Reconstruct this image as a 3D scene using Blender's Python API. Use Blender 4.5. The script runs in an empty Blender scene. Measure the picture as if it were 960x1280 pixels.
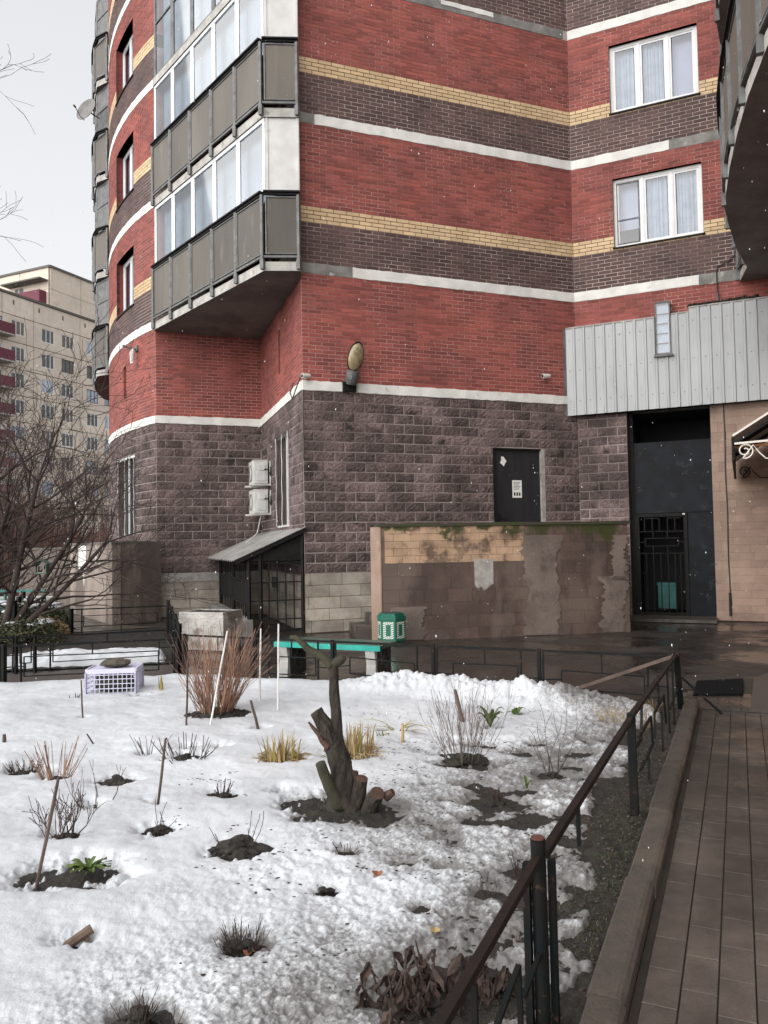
import bpy, math, random
import numpy as np
from mathutils import Vector, Matrix
random.seed(7); np.random.seed(7)
S = bpy.context.scene
COL = S.collection
# ------------------------------------------------------------------ camera, sky, sun, exposure
cam_d = bpy.data.cameras.new('camera'); cam = bpy.data.objects.new('camera', cam_d); COL.objects.link(cam)
cam_d.sensor_fit = 'VERTICAL'; cam_d.sensor_height = 36.0; cam_d.lens = 975.0 / 1280.0 * 36.0
cam_d.clip_end = 2000.0; cam_d.clip_start = 0.05
PITCH, ROLL, EYE = math.radians(2.4), math.radians(0.95), 1.6
cam.matrix_world = (Matrix.Translation((0, 0, EYE)) @ Matrix.Rotation(math.pi/2 + PITCH, 4, 'X')
                    @ Matrix.Rotation(-ROLL, 4, 'Z'))
S.camera = cam
world = bpy.data.worlds.new('World'); S.world = world; world.use_nodes = True
wn, wl = world.node_tree.nodes, world.node_tree.links
bg = wn['Background']; sky = wn.new('ShaderNodeTexSky'); sky.sky_type = 'NISHITA'; sky.sun_disc = False
SUN_EL, SUN_AZ = math.radians(22), math.radians(230)      # azimuth clockwise from +Y: behind and left of the viewer
sky.sun_elevation = SUN_EL; sky.sun_rotation = SUN_AZ
sky.air_density = 1.2; sky.dust_density = 4.0; sky.ozone_density = 1.0
hs = wn.new('ShaderNodeHueSaturation'); hs.inputs['Saturation'].default_value = 0.2
gm = wn.new('ShaderNodeGamma'); gm.inputs['Gamma'].default_value = 0.45      # cloud cover evens the sky out
wl.new(sky.outputs[0], hs.inputs['Color']); wl.new(hs.outputs[0], gm.inputs['Color']); wl.new(gm.outputs[0], bg.inputs['Color'])
bg.inputs['Strength'].default_value = 0.15
sd = bpy.data.lights.new('sun', 'SUN'); sun = bpy.data.objects.new('sun', sd); COL.objects.link(sun)
sd.energy = 1.0; sd.angle = math.radians(115); sd.color = (1.0, 0.97, 0.93)
to_sun = Vector((math.sin(SUN_AZ)*math.cos(SUN_EL), math.cos(SUN_AZ)*math.cos(SUN_EL), math.sin(SUN_EL)))
sun.rotation_euler = to_sun.to_track_quat('Z', 'Y').to_euler(); sun.location = (-20, -12, 30)
VS = S.view_settings; VS.view_transform = 'Standard'; VS.look = 'None'; VS.gamma = 1.0; VS.use_curve_mapping = False
VS.exposure = 1.95
S.render.resolution_x, S.render.resolution_y = 768, 1024

# ------------------------------------------------------------------ helpers
WORLD_LOC = {}
def wloc(o):
    return WORLD_LOC.get(o.name, Vector((0, 0, 0))) if o else Vector((0, 0, 0))
def tag(o, label=None, cat=None, group=None, kind=None):
    if label: o['label'] = label
    if cat: o['category'] = cat
    if group: o['group'] = group
    if kind: o['kind'] = kind
    return o
def thing(name, loc, label, cat, group=None):
    o = bpy.data.objects.new(name, None); COL.objects.link(o); o.location = loc; o.empty_display_size = .1
    WORLD_LOC[o.name] = Vector(loc); return tag(o, label, cat, group)
def part_root(name, loc, parent):
    o = bpy.data.objects.new(name, None); COL.objects.link(o); o.parent = parent; o.empty_display_size = .1
    o.location = Vector(loc) - wloc(parent); WORLD_LOC[o.name] = Vector(loc); return o
class MB:
    """collects faces in world coordinates; build() links them as one mesh object"""
    def __init__(s): s.v = []; s.f = []; s.m = []; s.r = []
    def add(s, vs, fs, mi=0, rnd=0.0):
        n = len(s.v); s.v.extend([tuple(p) for p in vs])
        for f in fs: s.f.append(tuple(i + n for i in f)); s.m.append(mi); s.r.append(rnd)
        return s
    def quad(s, a, b, c, d, mi=0, rnd=0.0): return s.add([a, b, c, d], [(0, 1, 2, 3)], mi, rnd)
    def hexa(s, p, mi=0, rnd=0.0):   # 8 points: bottom ring 0-3 ccw from above, top ring 4-7
        return s.add(p, [(3, 2, 1, 0), (4, 5, 6, 7), (0, 1, 5, 4), (1, 2, 6, 5), (2, 3, 7, 6), (3, 0, 4, 7)], mi, rnd)
    def box(s, c, size, ang=0.0, mi=0, rnd=0.0, tilt=None):
        hx, hy, hz = size[0]/2, size[1]/2, size[2]/2
        R = Matrix.Rotation(ang, 3, 'Z')
        if tilt is not None: R = R @ tilt
        pts = [(-hx, -hy, -hz), (hx, -hy, -hz), (hx, hy, -hz), (-hx, hy, -hz), (-hx, -hy, hz), (hx, -hy, hz), (hx, hy, hz), (-hx, hy, hz)]
        return s.hexa([Vector(c) + R @ Vector(p) for p in pts], mi, rnd)
    def bar(s, a, b, w, h=None, mi=0, up=Vector((0, 0, 1)), rnd=0.0):   # rectangular bar from a to b
        a, b = Vector(a), Vector(b); h = w if h is None else h
        d = (b - a).normalized()
        if abs(d.dot(up)) > .98: up = Vector((.41, .91, 0))
        x = d.cross(up).normalized() * (w/2); y = x.normalized().cross(d).normalized() * (h/2)
        return s.hexa([a - x - y, a + x - y, a + x + y, a - x + y, b - x - y, b + x - y, b + x + y, b - x + y], mi, rnd)
    def tube(s, pts, rad, n=6, mi=0, cap=True, rnd=0.0):
        pts = [Vector(p) for p in pts]
        if not hasattr(rad, '__len__'): rad = [rad]*len(pts)
        base = len(s.v); prev = None
        for i, p in enumerate(pts):
            d = (pts[min(i+1, len(pts)-1)] - pts[max(i-1, 0)])
            d = d.normalized() if d.length > 1e-9 else Vector((0, 0, 1))
            if prev is None:
                ref = Vector((0, 0, 1)) if abs(d.z) < .9 else Vector((1, 0, 0)); x = d.cross(ref).normalized()
            else:
                x = (prev - d*prev.dot(d)); x = x.normalized() if x.length > 1e-6 else d.orthogonal().normalized()
            prev = x; y = d.cross(x)
            for k in range(n):
                a = 2*math.pi*k/n; s.v.append(tuple(p + (x*math.cos(a) + y*math.sin(a))*rad[i]))
        for i in range(len(pts)-1):
            for k in range(n):
                k2 = (k+1) % n
                s.f.append((base+i*n+k, base+i*n+k2, base+(i+1)*n+k2, base+(i+1)*n+k)); s.m.append(mi); s.r.append(rnd)
        if cap:
            s.f.append(tuple(base+k for k in reversed(range(n)))); s.m.append(mi); s.r.append(rnd)
            e = base+(len(pts)-1)*n; s.f.append(tuple(e+k for k in range(n))); s.m.append(mi); s.r.append(rnd)
        return s
    def prism(s, poly, z0, z1, mi=0, rnd=0.0):     # poly ccw in plan
        n = len(poly); vs = [(p[0], p[1], z0) for p in poly] + [(p[0], p[1], z1) for p in poly]
        fs = [tuple(reversed(range(n))), tuple(range(n, 2*n))] + [(i, (i+1) % n, n+(i+1) % n, n+i) for i in range(n)]
        return s.add(vs, fs, mi, rnd)
    def build(s, name, mats, parent=None, smooth=False, origin=None):
        me = bpy.data.meshes.new(name)
        org = Vector(origin) if origin is not None else wloc(parent)
        if parent is None and origin is None and s.v:
            a = np.array(s.v); org = Vector(((a[:, 0].min()+a[:, 0].max())/2, (a[:, 1].min()+a[:, 1].max())/2, a[:, 2].min()))
        V = (np.array(s.v) - np.array(org)) if s.v else np.zeros((0, 3))
        me.from_pydata(V.tolist(), [], s.f)
        for m in (mats if isinstance(mats, (list, tuple)) else [mats]): me.materials.append(m)
        me.polygons.foreach_set('material_index', s.m)
        at = me.attributes.new('rnd', 'FLOAT', 'FACE'); at.data.foreach_set('value', s.r)
        if smooth: me.polygons.foreach_set('use_smooth', [True]*len(s.f))
        me.update()
        o = bpy.data.objects.new(name, me); COL.objects.link(o)
        o.parent = parent; o.location = org - wloc(parent); WORLD_LOC[o.name] = org
        return o
def noise2(x, y, seed=0):
    xi, yi = np.floor(x).astype(np.int64), np.floor(y).astype(np.int64); fx, fy = x - xi, y - yi
    def h(a, b):
        n = (a*374761393 + b*668265263 + seed*1442695041) & 0xffffffff
        n = ((n ^ (n >> 13)) * 1274126177) & 0xffffffff
        return ((n ^ (n >> 16)) & 0xffff) / 65535.0
    u, v = fx*fx*(3-2*fx), fy*fy*(3-2*fy)
    return (h(xi, yi)*(1-u)+h(xi+1, yi)*u)*(1-v) + (h(xi, yi+1)*(1-u)+h(xi+1, yi+1)*u)*v
def fbm(x, y, sc, oc=4, seed=0):
    t = 0; a = .5; n = 0
    for i in range(oc):
        t = t + a*noise2(x*sc + 13.7*i, y*sc - 7.1*i, seed+i); n += a; a *= .5; sc *= 2.03
    return t/n
def sstep(a, b, x): t = np.clip((x-a)/(b-a), 0, 1); return t*t*(3-2*t)

# ------------------------------------------------------------------ materials
def mat(name, c1, c2=None, sc=4.0, rough=.8, bump=.15, bsc=80.0, rnd=0.0, metal=0.0, spec=.4, stain=None, stain2=None, rvar=0.0, rsc=3.0, bdist=.01, stretch=None, lo=.35, hi=.65, mottle=None, dirt=None):
    """procedural surface: two tones by world-space noise, per-piece variation, stains with their own shape, fine relief"""
    m = bpy.data.materials.new(name); m.use_nodes = True; nt = m.node_tree; N, L = nt.nodes, nt.links
    b = N['Principled BSDF']; b.inputs['Roughness'].default_value = rough; b.inputs['Metallic'].default_value = metal
    b.inputs['Specular IOR Level'].default_value = spec
    g = N.new('ShaderNodeNewGeometry'); pos = g.outputs['Position']
    if stretch:
        mp = N.new('ShaderNodeMapping'); mp.inputs['Scale'].default_value = stretch; L.new(pos, mp.inputs['Vector']); pos = mp.outputs[0]
    def noise(scale, det=5, rou=.6, p=None):
        n = N.new('ShaderNodeTexNoise'); n.inputs['Scale'].default_value = scale; n.inputs['Detail'].default_value = det
        n.inputs['Roughness'].default_value = rou; L.new(p or pos, n.inputs['Vector']); return n.outputs['Fac']
    def remap(f, a, bb, c=0.0, d=1.0):
        r = N.new('ShaderNodeMapRange'); r.inputs[1].default_value = a; r.inputs[2].default_value = bb
        r.inputs[3].default_value = c; r.inputs[4].default_value = d; r.interpolation_type = 'SMOOTHSTEP'; L.new(f, r.inputs[0]); return r.outputs[0]
    def mix(f, a, bb, mode='MIX'):
        x = N.new('ShaderNodeMix'); x.data_type = 'RGBA'; x.blend_type = mode
        if isinstance(f, float): x.inputs[0].default_value = f
        else: L.new(f, x.inputs[0])
        for i, v in ((6, a), (7, bb)):
            if isinstance(v, tuple): x.inputs[i].default_value = (*v, 1)
            else: L.new(v, x.inputs[i])
        return x.outputs[2]
    c = c1
    if c2 is not None: c = mix(remap(noise(sc), lo, hi), c1, c2)
    if mottle:   # (amount, scale): fine grain in value
        c = mix(remap(noise(mottle[1], 3, .7), .25, .75), c, mix(float(mottle[0]), c, (0., 0., 0.)))
    if dirt:     # (colour, scale): grime where the mesh carries the 'dirt' attribute, broken up by noise
        da = N.new('ShaderNodeAttribute'); da.attribute_name = 'dirt'; nz = noise(dirt[1], 6, .75)
        mu = N.new('ShaderNodeMath'); mu.operation = 'MULTIPLY_ADD'; mu.inputs[1].default_value = 1.0; L.new(da.outputs['Fac'], mu.inputs[0]); L.new(nz, mu.inputs[2])
        c = mix(remap(mu.outputs[0], .64, 1.05, 0, .85), c, dirt[0])
    if rnd:
        at = N.new('ShaderNodeAttribute'); at.attribute_name = 'rnd'; oi = N.new('ShaderNodeObjectInfo')
        ad = N.new('ShaderNodeMath'); ad.operation = 'ADD'; L.new(at.outputs['Fac'], ad.inputs[0]); L.new(oi.outputs['Random'], ad.inputs[1])
        fr = N.new('ShaderNodeMath'); fr.operation = 'FRACT'; L.new(ad.outputs[0], fr.inputs[0])
        mr = N.new('ShaderNodeMapRange'); mr.inputs[3].default_value = 1-rnd; mr.inputs[4].default_value = 1+rnd; L.new(fr.outputs[0], mr.inputs[0])
        cb = N.new('ShaderNodeCombineColor')
        for i in range(3): L.new(mr.outputs[0], cb.inputs[i])
        c = mix(1.0, c, cb.outputs[0], 'MULTIPLY')
    for st in (stain, stain2):     # (colour, scale, low, high, strength[, (zlo, zhi)]) with zlo..zhi the height over which the stain gathers
        if st:
            f = noise(st[1], 6, .65)
            if len(st) > 5:
                sx = N.new('ShaderNodeSeparateXYZ'); L.new(g.outputs['Position'], sx.inputs[0])
                zz = N.new('ShaderNodeMapRange'); zz.inputs[1].default_value = st[5][0]; zz.inputs[2].default_value = st[5][1]
                zz.inputs[3].default_value = -.35; zz.inputs[4].default_value = .12; L.new(sx.outputs[2], zz.inputs[0])
                a2 = N.new('ShaderNodeMath'); a2.operation = 'ADD'; L.new(f, a2.inputs[0]); L.new(zz.outputs[0], a2.inputs[1]); f = a2.outputs[0]
            c = mix(remap(f, st[2], st[3], 0, st[4]), c, st[0])
    if isinstance(c, tuple): b.inputs['Base Color'].default_value = (*c, 1)
    else: L.new(c, b.inputs['Base Color'])
    if rvar: L.new(remap(noise(rsc, 4), .38, .62, max(.04, rough-rvar), min(1, rough+rvar)), b.inputs['Roughness'])
    if bump:
        bp = N.new('ShaderNodeBump'); bp.inputs['Strength'].default_value = bump; bp.inputs['Distance'].default_value = bdist
        L.new(noise(bsc, 6, .65), bp.inputs['Height']); L.new(bp.outputs[0], b.inputs['Normal'])
    return m
M = {}
M['red'] = mat('red_brick', (.375, .1, .08), (.27, .076, .066), 1.1, .8, .25, 90, rnd=.26, mottle=(.3, 45), stain=((.15, .055, .048), .8, .56, .74, .6), stain2=((.46, .26, .23), 2.2, .66, .76, .4))
M['dark'] = mat('dark_brown_brick', (.14, .082, .075), (.098, .06, .056), 1.2, .75, .25, 90, rnd=.26, mottle=(.3, 45), stain=((.22, .16, .14), 1.5, .62, .75, .4))
M['yellow'] = mat('yellow_brick', (.7, .52, .32), (.6, .43, .25), 2.0, .75, .2, 90, rnd=.13, stain=((.12, .08, .05), 3.0, .62, .75, .5))
M['mort_red'] = mat('red_brick_mortar', (.52, .32, .285), (.28, .14, .125), .9, .95, .3, 60)
M['mort_dark'] = mat('pale_mortar', (.6, .51, .47), (.27, .21, .195), 1.0, .95, .3, 60)
M['mort_yel'] = mat('brown_mortar', (.1, .07, .05), (.14, .1, .07), 3.0, .95, .3, 60)
M['stone'] = mat('split_face_stone', (.265, .195, .188), (.15, .113, .108), 1.5, .95, 1.0, 26, rnd=.28, mottle=(.6, 28), bdist=.035, lo=.4, hi=.6,
                 stain=((.03, .026, .022), 2.4, .57, .67, .85), stain2=((.045, .05, .02), 3.6, .63, .70, .7))
M['mort_stone'] = mat('stone_mortar', (.46, .39, .37), (.2, .165, .155), 1.0, .95, .3, 60)
M['white'] = mat('white_painted_render', (.82, .82, .78), (.68, .68, .65), 3.0, .7, .3, 40, stain=((.32, .31, .29), 4.0, .62, .72, .6))
M['concrete'] = mat('bare_concrete', (.33, .32, .3), (.2, .195, .185), 3.0, .85, .5, 45, stain=((.62, .61, .58), 3.5, .6, .66, .6), mottle=(.3, 60))
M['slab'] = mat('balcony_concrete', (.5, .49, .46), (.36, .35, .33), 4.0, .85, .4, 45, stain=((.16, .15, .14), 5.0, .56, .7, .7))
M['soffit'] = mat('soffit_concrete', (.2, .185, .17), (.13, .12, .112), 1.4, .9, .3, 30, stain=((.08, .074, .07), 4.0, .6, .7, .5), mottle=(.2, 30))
M['rail_metal'] = mat('grey_rail_metal', (.17, .175, .175), (.11, .11, .11), 6.0, .55, .1, 60, metal=.2, stain=((.07, .06, .055), 9.0, .58, .68, .7))
M['rail_panel'] = mat('brown_railing_panel', (.135, .12, .1), (.1, .09, .076), 1.2, .55, .08, 30, rnd=.2, stretch=(1, 1, .2), stain=((.22, .2, .175), 6.0, .56, .7, .5), stain2=((.05, .043, .036), 3.0, .55, .72, .6))
M['pvc'] = mat('white_window_frame', (.84, .84, .84), (.76, .77, .78), 5.0, .35, .0, spec=.5)
M['sidepanel'] = mat('pale_balcony_cladding', (.68, .68, .67), (.58, .58, .57), 3.0, .5, .05, 30, stain=((.36, .34, .32), 6.0, .62, .72, .4))
M['curtain'] = mat('pale_curtain', (.5, .56, .66), (.4, .46, .56), 4.0, .9, .0)
M['pale_blue'] = mat('pale_blue_backdrop', (.36, .43, .51), (.24, .29, .36), .8, .9, .0)  # behind balcony glass this colour stands in for reflected sky
M['room'] = mat('interior_shade', (.04, .04, .045), None, rough=.9, bump=0)  # near-black colour stands in for the shade of unlit interiors
M['dark_metal'] = mat('black_painted_metal', (.012, .0125, .013), (.02, .019, .018), 8.0, .6, .15, 60, spec=.12, stain=((.11, .05, .028), 14.0, .64, .7, .6))
M['fence_metal'] = mat('fence_dark_green_paint', (.006, .009, .01), (.012, .011, .01), 6.0, .55, .2, 70, spec=.14, stain=((.1, .052, .04), 12.0, .6, .7, .55))
M['rail_brown'] = mat('wet_brown_rail_paint', (.02, .013, .011), (.012, .009, .008), 8.0, .55, .25, 70, spec=.18)
M['rust'] = mat('rusty_metal', (.15, .055, .04), (.07, .03, .024), 10.0, .8, .4, 60)
M['clad'] = mat('galvanised_profiled_sheet', (.44, .46, .465), (.37, .385, .39), 1.2, .5, .04, 25, metal=.15, spec=.5, stretch=(1, 1, .25), stain=((.24, .25, .25), 3.0, .52, .75, .5), stain2=((.2, .16, .13), 7.0, .66, .74, .4))
M['flash'] = mat('dull_flashing', (.42, .4, .38), (.3, .285, .27), 5.0, .6, .15, 40, stain=((.05, .045, .04), 8.0, .6, .68, .8))
M['door'] = mat('dark_grey_door_paint', (.034, .034, .036), (.024, .024, .026), 3.0, .55, .12, 40, spec=.15, stretch=(1, 1, .15), stain=((.14, .09, .06), 9.0, .7, .76, .6))
M['gate'] = mat('blue_black_gate_paint', (.012, .015, .02), (.008, .009, .011), 3.5, .5, .2, 30, spec=.15, stain=((.04, .045, .05), 5.0, .58, .66, .5))
M['paper'] = mat('white_paper', (.8, .8, .78), None, rough=.8, bump=0)
M['ink'] = mat('printed_ink', (.05, .05, .05), None, rough=.8, bump=0)
M['tile_cream'] = mat('cream_facing_tile', (.5, .34, .225), (.4, .27, .18), 3.0, .7, .3, 50, rnd=.12, stain=((.1, .068, .05), 3.2, .46, .64, .85), stain2=((.045, .055, .015), 2.6, .5, .6, .95, (1.3, 2.0)))
M['tile_brown'] = mat('brown_facing_tile', (.135, .09, .074), (.085, .06, .052), 2.0, .6, .3, 50, rnd=.18, mottle=(.3, 50), stretch=(1, 1, .55), stain=((.17, .135, .115), .9, .5, .6, .5), stain2=((.04, .05, .012), 2.0, .48, .62, .9, (1.1, 2.0)))
M['mort_tile'] = mat('tile_mortar', (.2, .15, .125), (.13, .1, .085), 3.0, .9, .3, 50)
M['plaster'] = mat('pale_plaster_patch', (.42, .4, .38), (.3, .28, .26), 9.0, .9, .4, 60)
M['tile_beige'] = mat('beige_facing_tile', (.43, .3, .235), (.32, .225, .175), 1.2, .7, .3, 50, rnd=.12, mottle=(.2, 60), stain=((.52, .45, .38), 3.0, .6, .7, .5), stain2=((.1, .08, .065), 4.0, .62, .72, .5))
M['tile_pale'] = mat('pale_base_tile', (.5, .45, .38), (.34, .29, .25), 2.5, .75, .35, 50, rnd=.25, mottle=(.25, 60), stain=((.1, .09, .075), 2.2, .55, .7, .7))
M['box_conc'] = mat('stained_concrete_panel', (.38, .315, .275), (.28, .23, .2), 1.5, .85, .35, 40, mottle=(.25, 60), stretch=(1, 1, .3), stain=((.09, .076, .066), .9, .52, .62, .75), stain2=((.62, .6, .57), 1.3, .66, .69, .8))
M['white_cab'] = mat('white_unit_casing', (.72, .71, .68), (.6, .59, .56), 4.0, .45, .05, 40, stain=((.3, .27, .22), 6.0, .62, .7, .4))
M['cable'] = mat('black_cable', (.015, .015, .016), None, rough=.5, bump=0)
M['glasslens'] = mat('yellowed_lamp_lens', (.36, .3, .17), (.22, .18, .1), 14.0, .22, .1, 20, spec=.6)
M['yard'] = mat('wet_yard_asphalt', (.05, .04, .034), (.03, .025, .022), 1.1, .34, .35, 35, rvar=.28, rsc=.8, spec=.5, mottle=(.35, 70), bdist=.006)
M['paver'] = mat('wet_brown_paver', (.125, .1, .083), (.085, .067, .056), 2.2, .3, .3, 55, rnd=.16, rvar=.3, rsc=1.1, spec=.5, mottle=(.3, 90), bdist=.006, stain=((.03, .024, .02), .6, .44, .6, .85))  # broad dark stain: wetness, plus the dark balcony's puddle reflection painted in
M['joint'] = mat('dark_joint_sand', (.03, .026, .022), (.045, .038, .03), 8.0, .7, .4, 80)
M['kerb'] = mat('wet_kerb_concrete', (.11, .092, .076), (.07, .06, .051), 3.0, .5, .4, 60, rnd=.15, rvar=.2, mottle=(.35, 90), stain=((.05, .045, .035), 4.0, .58, .7, .7))
M['aggregate'] = mat('exposed_aggregate_slab', (.12, .098, .086), (.07, .058, .052), 60.0, .45, .6, 70, mottle=(.5, 110))
M['soil'] = mat('wet_black_soil', (.03, .026, .022), (.048, .041, .033), 9.0, .75, .8, 60, bdist=.02, mottle=(.5, 120), stain=((.06, .06, .02), 2.6, .64, .72, .6))
M['snowm'] = mat('wet_old_snow', (.74, .77, .81), (.58, .605, .64), .8, .5, .6, 120, bdist=.006, spec=.3, mottle=(.2, 150), dirt=((.105, .095, .085), 44.0))
M['teal'] = mat('turquoise_bench_paint', (.03, .42, .34), (.025, .34, .29), 4.0, .4, .15, 40, stain=((.09, .1, .07), 5.0, .6, .7, .6))
M['teal_wet'] = mat('worn_wet_bench_top', (.06, .15, .12), (.075, .1, .075), 4.0, .3, .2, 40)
M['bingreen'] = mat('green_bin_paint', (.012, .16, .105), (.012, .13, .09), 5.0, .4, .1, 40)
M['binwhite'] = mat('white_stripe_paint', (.74, .76, .7), None, rough=.45, bump=0)
M['leg_white'] = mat('whitewashed_concrete', (.55, .55, .52), (.38, .38, .36), 5.0, .8, .4, 50)
M['leg_dark'] = mat('dark_cast_concrete', (.06, .065, .06), (.04, .042, .04), 5.0, .7, .4, 50)
M['planter'] = mat('whitewashed_planter', (.56, .54, .51), (.36, .34, .32), 5.0, .9, .8, 30, bdist=.03, stain=((.14, .12, .1), 3.0, .5, .64, .75))
M['bark'] = mat('wet_bark', (.03, .023, .019), (.07, .057, .046), 22.0, .9, 1.0, 34, bdist=.05, stretch=(1, 1, .3))
M['bark_green'] = mat('mossy_bark', (.06, .058, .034), (.036, .034, .024), 9.0, .85, .8, 45, bdist=.015)
M['cut'] = mat('weathered_cut_wood', (.09, .047, .032), (.055, .032, .023), 9.0, .75, .5, 50)
M['cut_pale'] = mat('pale_split_wood', (.16, .105, .078), (.09, .06, .045), 12.0, .8, .5, 50)
M['twig'] = mat('dark_twig_bark', (.045, .033, .03), (.065, .048, .042), 4.0, .85, .0)
M['twig_far'] = mat('grey_brown_twigs', (.17, .14, .125), (.12, .095, .085), 1.0, .9, .0)
M['twig_red'] = mat('red_brown_stems', (.29, .17, .115), (.15, .08, .058), 5.0, .8, .0, rnd=.45)
M['thicket'] = mat('rusty_thicket_stems', (.13, .07, .055), (.08, .045, .038), .8, .9, .0, rnd=.4)
M['straw'] = mat('dry_straw_blade', (.4, .3, .15), (.24, .165, .075), 6.0, .8, .0, rnd=.3)
M['blade'] = mat('yellow_green_blade', (.28, .27, .06), (.4, .3, .1), 5.0, .7, .0, rnd=.3)
M['leafg'] = mat('fresh_green_leaf', (.06, .1, .02), (.1, .14, .03), 8.0, .6, .15, 60, rnd=.3)
M['leafdead'] = mat('brown_withered_leaf', (.062, .04, .032), (.034, .023, .02), 14.0, .85, .5, 60, rnd=.3)
M['leafrust'] = mat('rust_fallen_leaf', (.27, .11, .06), None, rough=.8, bump=0)
M['evergreen'] = mat('dark_evergreen_leaf', (.035, .045, .022), (.065, .07, .03), 4.0, .7, .0, rnd=.35)
M['stick'] = mat('weathered_stick', (.12, .085, .07), (.07, .05, .042), 6.0, .85, .3, 50)
M['white_stick'] = mat('white_plastic_stake', (.75, .74, .72), (.62, .6, .58), 6.0, .5, .0)
M['lilac'] = mat('lilac_plastic', (.66, .65, .8), (.58, .57, .72), 3.0, .4, .0, spec=.5)
M['rock'] = mat('brown_wet_rock', (.12, .1, .075), (.07, .06, .048), 7.0, .8, .8, 40, bdist=.02)
M['moss_fill'] = mat('dark_green_leaf_litter', (.03, .045, .025), (.05, .05, .03), 9.0, .8, .5, 40)
M['bg_panel'] = mat('beige_panel_render', (.8, .7, .595), (.72, .625, .53), .25, .9, .15, 8, rnd=.08, stain=((.3, .26, .21), .35, .58, .75, .5), mottle=(.12, 2.0))  # pale beige, lightened further to put distance haze into the colour
M['bg_seam'] = mat('panel_seam', (.2, .175, .15), None, rough=.95, bump=0)
M['burgundy'] = mat('burgundy_balcony', (.16, .035, .06), (.13, .03, .05), .5, .7, .0)
M['bg_roof'] = mat('dark_roof_edge', (.14, .13, .12), None, rough=.9, bump=0)
M['dish'] = mat('grey_satellite_dish', (.22, .215, .21), (.17, .165, .16), 4.0, .7, .0)
M['mat'] = mat('black_rubber_mat', (.005, .006, .008), (.008, .009, .01), 12.0, .7, .7, 60, spec=.1, bdist=.02)
M['asbestos'] = mat('grey_corrugated_sheet', (.33, .32, .31), (.22, .215, .21), 3.0, .6, .2, 40, stain=((.09, .085, .08), 4.0, .58, .7, .6))
M['cream_frame'] = mat('cream_painted_iron', (.75, .72, .66), None, rough=.5, bump=0)
M['orange'] = mat('orange_wood_batten', (.5, .24, .08), (.4, .18, .06), 9.0, .6, .1, 30)
M['poly'] = mat('clouded_polycarbonate', (.36, .35, .34), (.28, .27, .26), 2.0, .3, .0)
M['flake'] = mat('wet_snowflake', (.85, .86, .88), None, rough=.6, bump=0)
M['teal_dark'] = mat('faded_teal_paint', (.05, .2, .19), (.04, .14, .13), 3.0, .6, .1, 30)
def glass_mat(name, tint, refl=.18):
    m = bpy.data.materials.new(name); m.use_nodes = True; N, L = m.node_tree.nodes, m.node_tree.links
    N.remove(N['Principled BSDF']); out = N['Material Output']
    t = N.new('ShaderNodeBsdfTransparent'); t.inputs[0].default_value = (*tint, 1)
    gl = N.new('ShaderNodeBsdfGlossy'); gl.inputs['Roughness'].default_value = .03; gl.inputs['Color'].default_value = (.95, .97, 1, 1)
    fr = N.new('ShaderNodeFresnel'); fr.inputs['IOR'].default_value = 1.5
    ad = N.new('ShaderNodeMath'); ad.operation = 'ADD'; ad.use_clamp = True; ad.inputs[1].default_value = refl - .12
    L.new(fr.outputs[0], ad.inputs[0])
    mx = N.new('ShaderNodeMixShader'); L.new(ad.outputs[0], mx.inputs[0]); L.new(t.outputs[0], mx.inputs[1]); L.new(gl.outputs[0], mx.inputs[2])
    L.new(mx.outputs[0], out.inputs[0]); return m
M['render_coat'] = mat('worn_render_coat', (.24, .195, .17), (.16, .13, .113), 1.6, .85, .4, 45, mottle=(.35, 50), stain=((.08, .06, .05), 2.0, .58, .7, .6))
M['lavender'] = mat('lavender_roller_blind', (.5, .52, .68), (.42, .44, .6), .8, .9, .0)
M['glass'] = glass_mat('window_glass', (.93, .96, .97))
M['glass_bal'] = glass_mat('balcony_glass', (.93, .96, .97), .24)
# ------------------------------------------------------------------ plan of the building (metres)
A_F = math.radians(20.6); DF = Vector((math.cos(A_F), math.sin(A_F))); F0 = Vector((-1.48, 14.4)); F1 = F0 + DF*6.02
A_W = math.radians(-24.4); DW = Vector((math.cos(A_W), math.sin(A_W)))
DP = Vector((.413, .911))                                  # direction of the path and of the right wing
L1 = Vector((-2.93, 18.77)); R0 = Vector((-5.246, 17.959))
class Wall:
    def __init__(s, name, a, b):
        s.name = name; s.a, s.b = Vector(a), Vector(b); s.len = (s.b-s.a).length; s.d = (s.b-s.a)/s.len; s.step = None
    def dirn(s, t): return s.d
    def xy(s, t): return s.a + s.d*t
    def pt(s, t, z, out=0.0):
        d = s.dirn(t); p = s.xy(t); return Vector((p.x + d.y*out, p.y - d.x*out, z))
    def ang(s, t): d = s.dirn(t); return math.atan2(d.y, d.x)
class Arc(Wall):        # the bulging wall at the left, radius about 12 m; t runs from its far end towards R0
    K, T0, LEN = math.radians(4.8), math.radians(133.2), 7.0
    def __init__(s, name): s.name = name; s.len = s.LEN; s.step = .25
    def dirn(s, t): a = s.T0 - s.K*(s.len-t); return Vector((-math.cos(a), -math.sin(a)))
    def xy(s, t):
        u = s.len - t
        return R0 + Vector(((math.sin(s.T0)-math.sin(s.T0-s.K*u))/s.K, (-math.cos(s.T0)+math.cos(s.T0-s.K*u))/s.K))
WF, WW, WL_, WR, WC = Wall('front_wall', F0, F1), Wall('entrance_wall', F1, F1+DW*4.9), Wall('side_wall', L1, F0), Wall('recess_wall', R0, L1), Arc('curved_wall')
WRW = Wall('right_wing_wall', WW.b, WW.b - DP*14.0)
ST = 2.88                                                   # storey height
TOP = 18.235
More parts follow.
